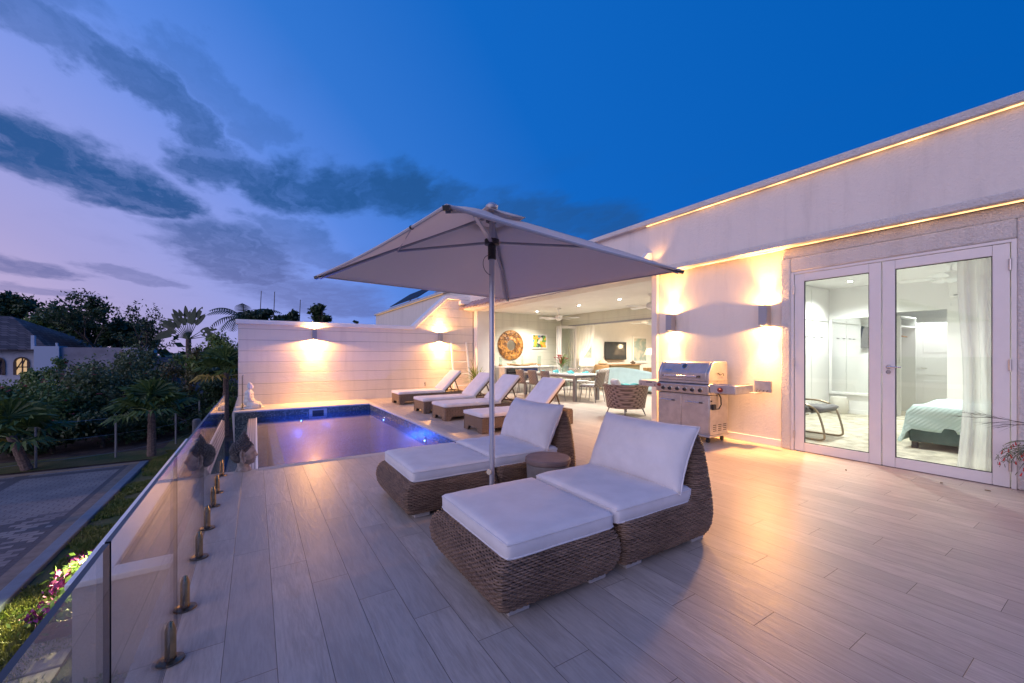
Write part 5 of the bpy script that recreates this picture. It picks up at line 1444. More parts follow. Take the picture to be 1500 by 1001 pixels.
# tubular armchair
t = thing('tubular_armchair', 'armchair with bronze tube loops and a ribbed grey velvet seat behind the left door', 'armchair', (7.7, 2.9, 0))
tube_m = M('bronze_tube', (.3, .24, .17), .3, 1.)
AX = lambda x, y, z: (y + 4.5, x - 4.52, z * 1.04)
for y in (2.62, 3.28):
    pts = [(7.95, y, .50), (7.7, y, .535), (7.42, y, .53), (7.25, y, .46), (7.18, y, .32), (7.13, y, .1), (7.16, y, .035), (7.3, y, .026), (7.85, y, .026), (7.98, y, .05), (8.0, y, .2), (7.98, y, .42), (7.95, y, .50)]
    P = []
    for i in range(len(pts) - 1):
        p0, p1, p2, p3 = [Vector(pts[j % (len(pts) - 1)]) for j in (i - 1, i, i + 1, i + 2)]
        for k in range(5):
            s = k / 5; P.append(.5 * ((2 * p1) + (p2 - p0) * s + (2 * p0 - 5 * p1 + 4 * p2 - p3) * s * s + (3 * p1 - p0 - 3 * p2 + p3) * s ** 3))
    P.append(P[0]); m = MB(); m.tube([AX(*q) for q in P], .015, 10); m.build('frame_loop', tube_m, t)
m = MB(); vel = M('grey_velvet', (.16, .155, .16), .7)
m.grid(lambda u, v: AX(7.22 + .72 * u, 2.66 + .58 * v, .40 - .05 * u + .016 * abs(math.sin(u * 8 * PI)) ** .5), 64, 6); o = m.build('seat', vel, t); s_ = o.modifiers.new('t', 'SOLIDIFY'); s_.thickness = .09
m = MB(); m.grid(lambda u, v: AX(7.9 + .2 * u + .016 * abs(math.sin(u * 6 * PI)) ** .5, 2.66 + .58 * v, .40 + .45 * u), 48, 6); o = m.build('back', vel, t); s_ = o.modifiers.new('t', 'SOLIDIFY'); s_.thickness = .08
m = MB(); m.cyl(AX(7.6, 2.62, .3), AX(7.6, 3.28, .3), .012); m.cyl(AX(7.97, 2.62, .3), AX(7.97, 3.28, .3), .012); m.build('crossbar', tube_m, t)
t = thing('waste_basket', 'pale woven basket standing by the bedroom back wall', 'basket', (10.85, 3.72, 0))
m = MB(); m.lathe([(.13, .012), (.17, .1), (.17, .3), (.14, .38), (.12, .385)], 10.82, 3.7, 20); m.build('basket', M('pale_basket', (.6, .58, .52), .8, bump=.6, bs=90), t)
# sheer curtain behind the right leaf, air conditioner, fan, dressing room things
curtain('bedroom_curtain', 'long sheer white curtain behind the right glass door', lambda u, v: (6.56 + .045 * math.sin(u * 30 + .6 * math.sin(3 * v)) + .02 * math.sin(u * 57 + 2), 1.15 - (.60 + .02 * v) * u + .02 * math.sin(7 * v) * (1 - u) + .05 * (v - .5) ** 2 * (1 - u), 2.72 - 2.7 * v), 90, 24)
m = MB(); m.cyl((6.56, -.4, 2.735), (6.56, 2.9, 2.735), .014, .014, 10); o = m.build('curtain_rail', steel); tag(o, 'curtain rail above the glass doors', 'curtain rail')
t = thing('air_conditioner', 'white split air conditioner high on the bedroom back wall', 'air conditioner', (10.98, 1.6, 2.5))
m = MB(); m.prism([(BX1 - .001, 2.36), (BX1 - .16, 2.38), (BX1 - .21, 2.46), (BX1 - .21, 2.62), (BX1 - .17, 2.66), (BX1 - .001, 2.66)], 'y', 1.1, 2.04); m.build('case', white_gloss, t, bevel=.012)
m = MB(); m.box(BX1 - .2, BX1 - .17, 1.16, 1.98, 2.395, 2.405); m.build('outlet', dark_gap, t)
ft = fan(9.3, 1.72, 2.785, 2.5, .6, 'white ceiling fan above the bed', .5)
m = MB(); m.tube([(9.3, 1.72, 2.45), (9.3, 1.72, 2.1)], .003, 5); m.ell((9.3, 1.72, 2.09), (.01, .01, .016), 8, 6); m.build('pull_cord', white_gloss, ft)
downlight(10.13, 3.28, 2.785, 210, 'bedroom ceiling downlight near the framed mirror', COOL)
for x, y, lb in ((7.6, 3.0, 'bedroom ceiling downlight above the tubular armchair'), (7.6, -.5, 'bedroom ceiling downlight near the curtain end'), (10.1, .2, 'bedroom ceiling downlight above the pillows')): downlight(x, y, 2.785, 245, lb, COOL)
downlight(12.4, 2.4, 2.785, 120, 'ceiling downlight in the dressing room behind the bedroom', COOL)
t = thing('open_wardrobe', 'open white wardrobe with a shelf and wooden hangers in the dressing room', 'wardrobe', (12.0, 3.2, 0))
m = MB(); m.box(11.5, 11.53, 2.86, 3.49, .012, 2.1); m.box(12.5, 12.53, 2.86, 3.49, .012, 2.1); m.box(11.5, 12.53, 2.86, 3.49, 2.101, 2.13); m.box(11.531, 12.499, 2.86, 3.49, 1.9, 1.925); m.build('carcass', white_gloss, t)
m = MB(); m.cyl((11.531, 3.1, 1.82), (12.499, 3.1, 1.82), .012, .012, 8); m.build('rail', chrome, t)
for k in range(5):
    x = 11.7 + .1 * k; t2 = thing('coat_hanger', 'wooden coat hanger on the rail of the open wardrobe', 'hanger', (x, 3.1, 1.82), 'coat hangers on the wardrobe rail')
    m = MB(); m.tube([(x, 2.9, 1.69), (x, 3.1, 1.76), (x, 3.3, 1.69)], .012, 6); m.tube([(x, 3.1, 1.76), (x, 3.1, 1.8), (x, 3.115, 1.835)], .003, 5); m.build('hanger', wood_mid, t2)
t = thing('panel_door', 'white panelled door standing ajar in the dressing room', 'door', (12.9, 2.4, 0))
m = MB(); D_ = Matrix.Translation((12.7, 2.74, 0)) @ Matrix.Rotation(R(-62), 4, 'Z'); m.obox(D_ @ Matrix.Translation((.2, 0, 1.02)), .78, .04, 2.0); f = m.build('panel', white_gloss, t, bevel=.004)
for z, h in ((.45, .55), (1.05, .4), (1.62, .55)):
    m = MB(); m.obox(D_ @ Matrix.Translation((.2, -.023, z)), .5, .005, h); m.build('moulding', bw, f, bevel=.004)
m = MB(); a = D_ @ Vector((-.12, -.021, 1.0)); bq = D_ @ Vector((-.12, -.06, 1.0)); c = D_ @ Vector((.0, -.065, 1.0)); m.tube([a, bq, c], .009, 8); m.build('handle', chrome, f)
# ---------------------------------------------------------------- garden below the terrace
GZ = -1.8
gm, n_, b_ = new_mat('garden_soil')
_c = obj_co(n_); _f = n_.noise(_c, 2.2, 6, .65)
n_.put(b_.inputs['Base Color'], n_.mix(n_.smooth(_f, .35, .65), (.035, .022, .018), (.09, .06, .045))); b_.inputs['Roughness'].default_value = .95
n_.put(b_.inputs['Normal'], n_.bump(n_.noise(_c, 22, 5, .7), .7, .03))
m = MB(); flat(m, -900, 900, -60, 2000, GZ - .02); struct(m.build('ground', gm))
# lawn
lm, n_, b_ = new_mat('lawn_turf')
_c = obj_co(n_); _f = n_.noise(_c, 1.1, 5, .65); _g = n_.noise(_c, 60, 3, .6)
_k = n_.mix(n_.smooth(_f, .38, .62), (.08, .12, .025), (.19, .16, .06))
n_.put(b_.inputs['Base Color'], n_.mix(_g, n_.mix(.5, _k, (.02, .03, .01)), _k)); b_.inputs['Roughness'].default_value = .9
n_.put(b_.inputs['Normal'], n_.bump(_g, 1., .04))
m = MB(); flat(m, -2.58, -1.5, -4, 5.2, GZ + .0); flat(m, -2.58, -1.5, 5.2, 30, GZ); flat(m, -12, -2.58, 16.0, 17.6, GZ + .0)
struct(m.build('lawn', lm))
rng = np.random.default_rng(11)
K = 60000
gy = 2 + 15 * rng.random(K) ** 1.5; gx = -2.57 + 1.08 * rng.random(K)
keep = np.array([mn.noise(Vector((a * 1.3, b * 1.3, 0))) > -.25 for a, b in zip(gx, gy)]); gx = gx[keep]; gy = gy[keep]; K = len(gx)
h = rng.uniform(.02, .055, K); a = rng.uniform(0, 6.283, K); w_ = .006 + .0005 * gy; dx = np.cos(a) * w_; dy = np.sin(a) * w_; lx = rng.normal(0, .018, K); ly = rng.normal(0, .018, K)
V = np.stack([np.c_[gx - dx, gy - dy, np.full(K, GZ)], np.c_[gx + dx, gy + dy, np.full(K, GZ)], np.c_[gx + dx * .3 + lx, gy + dy * .3 + ly, GZ + h], np.c_[gx - dx * .3 + lx, gy - dy * .3 + ly, GZ + h]], 1).reshape(-1, 3)
g = npmesh('grass_blades', V, np.arange(4 * K).reshape(K, 4), leafmat('grass_blade', (.07, .13, .02), (.24, .23, .06), 1.2), None, False); struct(g, 'stuff'); g['label'] = 'short uneven grass growing in the lawn strip'
# driveway of concrete pavers with darker bands
dm, n_, b_ = new_mat('driveway_pavers')
_c = obj_co(n_); _x, _y, _z = n_.sep(_c)
br = n_.n('ShaderNodeTexBrick'); n_.put(br.inputs['Vector'], n_.comb(_x, _y, 0)); br.inputs['Scale'].default_value = 1; br.inputs['Brick Width'].default_value = .22; br.inputs['Row Height'].default_value = .115
br.inputs['Mortar Size'].default_value = .006; br.inputs['Color1'].default_value = (0, 0, 0, 1); br.inputs['Color2'].default_value = (1, 1, 1, 1); br.inputs['Mortar'].default_value = (.5, .5, .5, 1)
_t = n_.sep(br.outputs['Color'])[0]
_band = n_.m('MAXIMUM', n_.m('LESS_THAN', n_.m('ABSOLUTE', n_.m('ADD', _x, 5.0)), .13), n_.m('LESS_THAN', n_.m('ABSOLUTE', n_.m('ADD', _x, 3.0)), .1))
_band = n_.m('MAXIMUM', _band, n_.m('LESS_THAN', n_.m('ABSOLUTE', n_.m('SUBTRACT', _y, 15.1)), .15))
_near = n_.smooth(n_.m('ADD', _y, n_.m('MULTIPLY', n_.noise(_c, .9, 4), 1.)), 12.3, 11.7)
_dk = n_.m('MAXIMUM', n_.m('MULTIPLY', _near, n_.m('LESS_THAN', _t, .48)), _band)
_base = n_.mix(n_.smooth(n_.noise(_c, 1.2, 5), .35, .65), (.16, .155, .16), (.22, .21, .205))
n_.put(b_.inputs['Base Color'], n_.mix(br.outputs['Fac'], n_.mix(_dk, _base, (.075, .075, .085)), (.05, .045, .045))); b_.inputs['Roughness'].default_value = .8
n_.put(b_.inputs['Normal'], n_.bump(n_.m('SUBTRACT', 1, br.outputs['Fac']), .5, .01))
m = MB(); flat(m, -16, -2.78, -6, 15.4, GZ + .015); struct(m.build('driveway', dm))
kb = M('pale_blue_kerb', (.13, .165, .21), .6, var=.1)
m = MB(); m.box(-2.78, -2.6, -6, 15.5, GZ - .1, GZ + .06); struct(m.build('driveway_kerb', kb, bevel=.015))
m = MB(); m.box(-16, -2.781, 15.4, 15.52, GZ - .1, GZ + .05); struct(m.build('driveway_edge', M('sandy_edge', (.25, .2, .15), .8), bevel=.01))
m = MB(); m.box(-2.98, -2.781, -6, 15.39, GZ - .1, GZ + .03); struct(m.build('gutter_strip', M('sandy_gutter', (.16, .14, .12), .8, var=.2)))
# bed of planting and flagstones against the terrace
fm = M('sand_flagstone', (.3, .25, .21), .8, var=.2, vs=6)
for k in range(8):
    m = MB(); y0 = 2.6 + k * .64; m.box(-2.05, -1.62, y0, y0 + .6, GZ - .05, GZ + .03); struct(m.build('garden_path', fm, bevel=.01))
def leaves(m_or_none, blobs, n, size, seed, flat_=.3):
    rg = np.random.default_rng(seed); tot = sum(b[1][0] * b[1][1] * b[1][2] for b in blobs)
    Vs = []
    for c, r in blobs:
        k = max(12, int(n * (r[0] * r[1] * r[2]) / tot))
        d = rg.normal(size=(k, 3)); d /= np.linalg.norm(d, axis=1)[:, None]
        q = rg.random(k) ** .5 * (1 + .35 * (rg.random(k) < .18)); lump = 1 + .18 * np.sin(d[:, 0] * 7 + seed) * np.sin(d[:, 1] * 6 + 2) + .12 * np.sin(d[:, 2] * 9)
        p = np.array(c) + d * (q * lump)[:, None] * np.array(r)
        t1 = rg.normal(size=(k, 3)); t1[:, 2] -= .4; t1 /= np.linalg.norm(t1, axis=1)[:, None]
        nrm = d + rg.normal(size=(k, 3)) * .7; s = np.cross(t1, nrm); s /= np.linalg.norm(s, axis=1)[:, None] + 1e-9
        L = size * rg.uniform(.6, 1.4, k)[:, None]; W = L * .26
        Vs.append(np.stack([p - t1 * L * .5, p + s * W, p + t1 * L * .5, p - s * W], 1).reshape(-1, 3))
    return np.vstack(Vs)
def foliage(name, blobs, n, size, seed, mat, parent):
    V = leaves(None, blobs, n, size, seed); return npmesh(name, V, np.arange(len(V)).reshape(-1, 4), mat, parent, False)
def branches(m, base, top, r, blobs, rnd):
    base = Vector(base); top = Vector(top); mid = base.lerp(top, .5) + Vector((rnd.uniform(-.1, .1), rnd.uniform(-.1, .1), 0)) * (top - base).length * .4
    m.tube([base, mid, top], [r, r * .8, r * .6], 9)
    for c, rr in blobs:
        c = Vector(c); s = base.lerp(top, rnd.uniform(.6, 1)); q = s.lerp(c, .5) + Vector((0, 0, .1))
        m.tube([s, q, c, c + Vector((rnd.uniform(-.5, .5) * rr[0], rnd.uniform(-.5, .5) * rr[1], rr[2] * .6))], [r * .45, r * .3, r * .15, r * .05], 6)
def cpos(pxx, depth):
    """ground spot seen at photo column pxx, this many metres ahead"""
    r = (pxx - 750) / 595; S, C = math.sin(TH), math.cos(TH)
    return Vector((depth * (S + r * C), depth * (C - r * S), GZ))
def zat(pyy, depth): return 1.3 - (pyy - 520) / 595 * depth
def tree(name, lab, pxx, depth, y_top, wpx, nb, nl, size, mat, seed, trunk=.1, y_bot=None, cat='tree', grp='trees beyond the garden', squash=.8, airy=False):
    rnd = random.Random(seed); p = cpos(pxx, depth); zt = zat(y_top, depth); W = wpx / 595 * depth / 2
    zb = GZ + (.1 if cat == 'shrub' else .6) if y_bot is None else zat(y_bot, depth)
    t = thing(name, lab, cat, p, grp)
    bl = []
    Hh = (zt - zb) / 2; cz = (zt + zb) / 2
    for k in range(nb):
        a = rnd.uniform(0, 2 * PI); q = rnd.random() ** .6 * .72; v = rnd.uniform(-.75, .75); r_ = W * rnd.uniform(.26, .5)
        bl.append(((p.x + math.cos(a) * q * W, p.y + math.sin(a) * q * W, cz + v * Hh * (1 - .3 * q)), (r_ * rnd.uniform(.8, 1.3), r_, min(r_ * squash * rnd.uniform(.6, 1.), Hh * .5))))
    bl.append(((p.x + rnd.uniform(-.3, .3) * W, p.y, zt - W * .25), (W * .3, W * .3, W * .25)))
    foliage('crown', bl, nl, size, seed, mat, t)
    m = MB(); branches(m, p, (p.x, p.y, zb + Hh * .6), trunk, bl, rnd); m.build('trunk', bark, t)
    return t, bl
def shrub(lab, pxx, depth, y_top, wpx, nl, size, mat, seed, flowers=0, fm_=None, cat='shrub', grp='shrubs behind the garden fence', nb=9, name='shrub', y_bot=None):
    t, bl = tree(name, lab, pxx, depth, y_top, wpx, nb, nl, size, mat, seed, .05, y_bot, cat, grp, .9)
    if flowers:
        rnd = random.Random(seed + 50)
        for _ in range(flowers):
            m = MB()
            c, r_ = rnd.choice(bl); d_ = Vector((rnd.uniform(-1, 1), rnd.uniform(-1.2, .1), rnd.uniform(-.4, 1))).normalized(); q = Vector(c) + Vector((d_.x * r_[0], d_.y * r_[1], d_.z * r_[2])) * 1.02
            for _k in range(3):
                o_ = q + Vector((rnd.uniform(-.05, .05), rnd.uniform(-.05, .05), rnd.uniform(-.05, .05)))
                for j in range(4): strap_leaf(m, o_, j * PI / 2 + rnd.random(), .5, .06, .05, .5, 3)
            m.build('flower', fm_ or pink, t)
    return t
# planter with bougainvillea by the terrace foot
t = thing('bougainvillea', 'magenta bougainvillea in a brown wooden planter below the glass railing', 'potted plant', (-1.75, 6.75, GZ))
m = MB(); P0 = (-1.98, -1.5, 6.35, 7.3)
m.box(P0[0], P0[1], P0[2], P0[2] + .04, GZ + .02, GZ + .2); m.box(P0[0], P0[1], P0[3] - .04, P0[3], GZ + .02, GZ + .2); m.box(P0[0], P0[0] + .04, P0[2] + .04, P0[3] - .04, GZ + .02, GZ + .2); m.box(P0[1] - .04, P0[1], P0[2] + .04, P0[3] - .04, GZ + .02, GZ + .2); m.box(P0[0] + .04, P0[1] - .04, P0[2] + .04, P0[3] - .04, GZ + .02, GZ + .16)
m.build('planter', woodmat('red_planter_wood', (.14, .07, .05), (.22, .12, .09)), t)
bl = [((-1.75 + .2 * math.cos(k * 2.1), 7.05 + .55 * math.sin(k * 1.3), GZ + .24 + .05 * (k % 4)), (.26, .28, .14)) for k in range(9)]
foliage('foliage', bl, 1500, .075, 21, leaf_mid, t)
bl2 = [((-1.95, 6.55, GZ + .26), (.15, .15, .1)), ((-1.98, 7.1, GZ + .34), (.1, .24, .12)), ((-1.85, 7.55, GZ + .42), (.18, .16, .08)), ((-1.6, 7.0, GZ + .4), (.12, .14, .06))]
[foliage('bracts', [q], 200, .06, 22 + k, magenta, t) for k, q in enumerate(bl2)]
for k, (x, y, lb) in enumerate(((-1.35, 5.0, 'low dark green creeping plant on the soil strip by the path, nearer the camera'), (-.95, 6.4, 'low dark green creeping plant on the soil under the bougainvillea'))):
    t = thing('groundcover_plant', lb, 'plant', (x, y, GZ), 'low plants on the soil strip')
    foliage('foliage', [((x + .18 * math.cos(i * 1.9), y + .25 * math.sin(i * 2.6), GZ + .05), (.16, .2, .07)) for i in range(6)], 420, .06, 31 + k, leaf_mid, t)

# chain-link fence
gal = M('galvanised_post', (.3, .32, .35), .45, .8)
FP = [(-6.2, 16.15), (-5.09, 16.4), (-3.57, 16.8), (-2.34, 18.2), (-1.9, 20.5)]
t = thing('garden_fence', 'thin grey post and wire fence along the far edge of the driveway', 'fence', (FP[2][0], FP[2][1], GZ))
for x, y in FP: m = MB(); m.cyl((x, y, GZ - .1), (x, y, GZ + 1.28), .028, .028, 10); m.build('post', gal, t)
for z in (.15, .7, 1.2):
    m = MB()
    for (x0, y0), (x1, y1) in zip(FP, FP[1:]): m.tube([(x0, y0, GZ + z), ((x0 + x1) / 2, (y0 + y1) / 2, GZ + z - .02), (x1, y1, GZ + z)], .006, 5)
    m.build('wire', gal, t)
t = thing('stone_post', 'short pale stone post near the pool end of the fence', 'post', (-1.7, 17.8, GZ))
m = MB(); m.lathe([(.13, GZ), (.13, GZ + .8), (.1, GZ + .86), (.04, GZ + .88)], -1.72, 17.8, 14); m.build('post', concrete, t)

# palms
def fan_palm(lab, base, ztop, nleaf, L, seed, yellow=0, lean=(0, 0)):
    rnd = random.Random(seed); base = Vector(base); t = thing('fan_palm', lab, 'palm', base, 'young fan palms by the fence')
    top = Vector((base.x + lean[0], base.y + lean[1], ztop)); m = MB(); k = 14
    m.tube([base.lerp(top, i / k) for i in range(k + 1)], [.11 - .03 * i / k + (.012 if i % 2 else 0) for i in range(k + 1)], 10); m.build('trunk', bark_pale, t)
    for i in range(nleaf):
        az = i * 2.4 + rnd.uniform(-.3, .3); e = R(78 - 95 * (i / nleaf)) + rnd.uniform(-.1, .1); d_ = Vector((math.cos(az) * math.cos(e), math.sin(az) * math.cos(e), math.sin(e)))
        pl = L * rnd.uniform(.42, .6); s = top + Vector((0, 0, -.05)); c = s + d_ * pl + Vector((0, 0, -.1 * pl))
        m = MB(); m.tube([s, s.lerp(c, .5) + Vector((0, 0, .04)), c], [.022, .015, .012], 6); m.build('petiole', leaf_lime, t)
        side = d_.cross(Vector((0, 0, 1))).normalized(); up = side.cross(d_).normalized(); m = MB(); N_ = 22; rad = L * .58
        V = [c]; F = []
        for j in range(N_ + 1):
            a = R(-115 + 230 * j / N_); pr = .05 * rad * (1 if j % 2 else -1)
            f1 = c + (d_ * math.cos(a) + side * math.sin(a)) * rad * .62 + up * (pr + .12 * rad)
            V.append(f1)
        for j in range(N_): F.append((0, j + 1, j + 2))
        o_ = len(V)
        for j in range(N_):
            a = R(-115 + 230 * (j + .5) / N_); tip = c + (d_ * math.cos(a) + side * math.sin(a)) * rad * rnd.uniform(.9, 1.08) + up * (.02 * rad) + Vector((0, 0, -.16 * rad))
            V.append(tip); F.append((j + 1, o_ + j, j + 2))
        m.add(V, F); m.build('frond', leaf_yellow if i >= nleaf - yellow else palm_m, t, flat=True)
    return t
fan_palm('young fan palm with a ringed trunk beside the fence post, middle of the garden', (-2.69, 16.45, GZ), zat(600, 12.5), 13, 1.15, 3, 0)
fan_palm('young fan palm with one yellow leaf close to the board wall', (-.95, 18.9, GZ), zat(545, 15.5), 13, 1.2, 5, 2)
fan_palm('young fan palm with a pale ringed trunk at the left border of the photo', (-5.18, 16.2, GZ), zat(636, 11), 12, 1.25, 8, 1, (-.3, 0))

# shrubs and hedge plants behind the fence
pinkm = pink
shrub('dense green shrub dotted with pink flowers behind the left fence post', 60, 13.5, 548, 150, 5200, .12, leaf_mid, 41, 26)
shrub('broad oleander shrub with pink flowers under the left neighbour house', 125, 15.5, 522, 150, 5200, .13, leaf_olive, 42, 34)
shrub('tall grey green oleander shrub before the low white garden wall', 175, 17, 505, 120, 4600, .13, leaf_olive, 43, 12)
shrub('dark leafy shrub filling the gap behind the middle fan palm', 235, 16.5, 535, 110, 3800, .13, leaf_dark, 44)
shrub('reddish green shrub left of the yellow leaved palm', 275, 19, 508, 80, 3000, .14, leaf_rust, 45)
shrub('large yellow green mango shrub against the end of the board wall', 318, 20, 487, 90, 4600, .17, leaf_lime, 46)
shrub('dark shrub in the corner between fence and board wall', 335, 18, 545, 70, 3000, .13, leaf_dark, 47)
shrub('dark shrub at the left border behind the palm trunk', 5, 13.2, 565, 90, 3000, .12, leaf_mid, 48, 4)
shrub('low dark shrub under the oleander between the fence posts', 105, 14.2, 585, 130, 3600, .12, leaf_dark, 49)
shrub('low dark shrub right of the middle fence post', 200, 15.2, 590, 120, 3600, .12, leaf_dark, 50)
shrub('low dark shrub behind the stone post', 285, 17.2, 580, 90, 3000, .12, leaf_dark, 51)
shrub('bushy bright green shrub under the arched window', 38, 18, 540, 70, 2600, .14, leaf_lime, 52, 3)
shrub('bushy green shrub left of the low white garden wall', 85, 21, 522, 60, 2200, .15, leaf_mid, 53, 5)
def sparse_tree(lab, pxx, depth, y_top, wpx, seed, mat, lsize=.3, per=7, lean=0.):
    rnd = random.Random(seed); p = cpos(pxx, depth); t = thing('sparse_tree', lab, 'tree', p, 'trees beyond the garden'); Hh = zat(y_top, depth) - GZ; W = wpx / 595 * depth / 2
    m = MB(); tips = []
    def grow(a, d_, L, r, k):
        d_ = d_.normalized(); mid = a + d_ * L * .5 + Vector((rnd.uniform(-.06, .06), rnd.uniform(-.06, .06), .03)) * L; b = a + d_ * L
        m.tube([a, mid, b], [r, r * .8, r * .62], 6 if k > 2 else 4, k == 0)
        if k <= 2: tips.append((b, d_)); tips.append((mid, d_))
        if k == 0: return
        for _ in range(3 if k > 1 else 2):
            o_ = Vector((rnd.uniform(-1, 1) * W / Hh * 2.4, rnd.uniform(-1, 1) * W / Hh * 2.4, rnd.uniform(-.15, .65))); grow(b if rnd.random() < .7 else mid, d_ * .75 + o_, L * rnd.uniform(.6, .85), r * .58, k - 1)
    grow(p.copy(), Vector((lean, 0, 1)), Hh * .36, .16, 5)
    top = max(q.z for q, _ in tips); 
    m.build('trunk', bark, t); rg = np.random.default_rng(seed); V = []
    for q, d_ in tips:
        k = per; c = np.array(q) + rg.normal(0, lsize * .55, (k, 3)); t1 = rg.normal(size=(k, 3)) + np.array(d_) * .8; t1 /= np.linalg.norm(t1, axis=1)[:, None]; sd = np.cross(t1, rg.normal(size=(k, 3))); sd /= np.linalg.norm(sd, axis=1)[:, None]
        L = lsize * rg.uniform(.6, 1.3, (k, 1)); V.append(np.stack([c - t1 * L * .5, c + sd * L * .2, c + t1 * L * .5, c - sd * L * .2], 1).reshape(-1, 3))
    V = np.vstack(V); npmesh('crown', V, np.arange(len(V)).reshape(-1, 4), mat, t, False)
shrub('dense green shrub right beside the end of the board wall, behind the yellow leaved palm', 345, 16.5, 560, 60, 2600, .12, leaf_mid, 54)
shrub('low leafy shrub at the foot of the middle fan palm', 232, 15.2, 612, 70, 2200, .11, leaf_mid, 55)
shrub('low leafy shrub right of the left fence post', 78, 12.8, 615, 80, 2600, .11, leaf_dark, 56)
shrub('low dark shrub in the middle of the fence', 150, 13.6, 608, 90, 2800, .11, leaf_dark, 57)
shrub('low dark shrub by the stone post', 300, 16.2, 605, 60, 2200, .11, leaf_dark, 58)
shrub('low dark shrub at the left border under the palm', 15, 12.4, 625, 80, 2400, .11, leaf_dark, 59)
shrub('tall olive shrub in front of the lilac garden wall', 205, 19.5, 512, 70, 3000, .14, leaf_olive, 80, 6)
shrub('leafy shrub before the low shingled roof', 250, 21, 520, 70, 2800, .15, leaf_mid, 81)
# trees on the skyline
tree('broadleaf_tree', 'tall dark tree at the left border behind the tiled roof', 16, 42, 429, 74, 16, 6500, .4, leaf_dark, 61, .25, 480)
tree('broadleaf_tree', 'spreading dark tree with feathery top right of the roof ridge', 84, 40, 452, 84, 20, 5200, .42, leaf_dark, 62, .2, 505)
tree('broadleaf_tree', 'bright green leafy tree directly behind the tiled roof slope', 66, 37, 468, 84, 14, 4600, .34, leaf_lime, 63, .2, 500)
sparse_tree('open branched tree with thin leaves above the garden wall', 150, 34, 440, 80, 64, leaf_dark, .34, 9)
sparse_tree('small open tree with separate twigs right of the garden wall', 208, 34, 458, 60, 65, leaf_dark, .26, 4)
tree('broadleaf_tree', 'dark mounded treetop between the two open trees', 178, 36, 470, 60, 12, 3000, .36, leaf_dark, 68, .2, 508)
tree('broadleaf_tree', 'round dark tree rising over the middle of the board wall', 473, 40, 446, 34, 9, 2200, .32, leaf_dark, 66, .2, 478)
tree('broadleaf_tree', 'tiny dark treetop just over the board wall, right of the round tree', 520, 60, 470, 10, 4, 160, .4, leaf_dark, 67, .15, 480)
for k, (px_, yt, wp, lb) in enumerate(((368, 456, 48, 'dark rounded bush top over the left end of the board wall'), (393, 453, 40, 'dark bush top behind the board wall between the two bare poles'), (412, 462, 36, 'low dark bush top behind the board wall left of the third bare pole'), (433, 455, 26, 'dark upright bush top around the third bare pole'))):
    tree('broadleaf_tree', lb, px_, 24, yt, wp, 8, 2600, .22, palm_dark, 70 + k, .12, 490)
for k, (px_, yt, lean, lb) in enumerate(((374, 427, .3, 'bare thin pole rising from the bush nearest the coconut palm'), (396, 428, .22, 'bare thin pole second from the coconut palm'), (433, 440, .25, 'bare thin pole farthest from the coconut palm'))):
    p = cpos(px_, 24); t = thing('bare_pole', lb, 'pole', p, 'bare poles behind the board wall'); zt = zat(yt, 24); m = MB(); m.tube([p, (p.x + lean, p.y, zt)], [.05, .02], 6); m.build('pole', bark, t)
    m = MB(); m.cyl((p.x + lean, p.y, zt), (p.x + lean + .01, p.y, zt + .05), .03, .01, 6); m.build('tip', bark, t)
# coconut palm
def feather(m, s, d_, L, n, lw, droop, ll):
    s = Vector(s); p = s.copy(); d_ = Vector(d_).normalized(); pts = [p.copy()]
    for i in range(n):
        d_ = (d_ + Vector((0, 0, -droop / n))).normalized(); p = p + d_ * L / n; pts.append(p.copy())
    m.tube(pts, [.03 * (1 - .8 * i / n) for i in range(n + 1)], 5)
    for i in range(1, n + 1):
        dd = (pts[i] - pts[i - 1]).normalized(); side = dd.cross(Vector((0, 0, 1))).normalized(); l = ll * math.sin(PI * min(1, .12 + .85 * i / n)) ** .6
        for q in (-1, 1):
            e = pts[i] + side * q * l * .8 + dd * l * .45 + Vector((0, 0, -l * .45)); a = dd * lw
            m.add([pts[i] - a, pts[i] + a, e + a * .2, e - a * .2], [(0, 1, 2, 3)])
p = cpos(352, 25); t = thing('coconut_palm', 'coconut palm with arching fronds over the left end of the board wall', 'palm', p); zt = zat(470, 25)
m = MB(); m.tube([p, p.lerp(Vector((p.x + .2, p.y, zt)), .5), (p.x + .2, p.y, zt)], [.16, .12, .1], 9); m.build('trunk', bark, t); rnd = random.Random(17)
for k in range(13):
    az = 2 * PI * k / 13 + rnd.uniform(-.2, .2); e = rnd.uniform(.3, 1.2); m = MB(); feather(m, (p.x + .2, p.y, zt), (math.cos(az) * math.cos(e), math.sin(az) * math.cos(e), math.sin(e)), rnd.uniform(1.7, 2.3), 16, .05, 1.7, .55); m.build('frond', palm_dark, t)
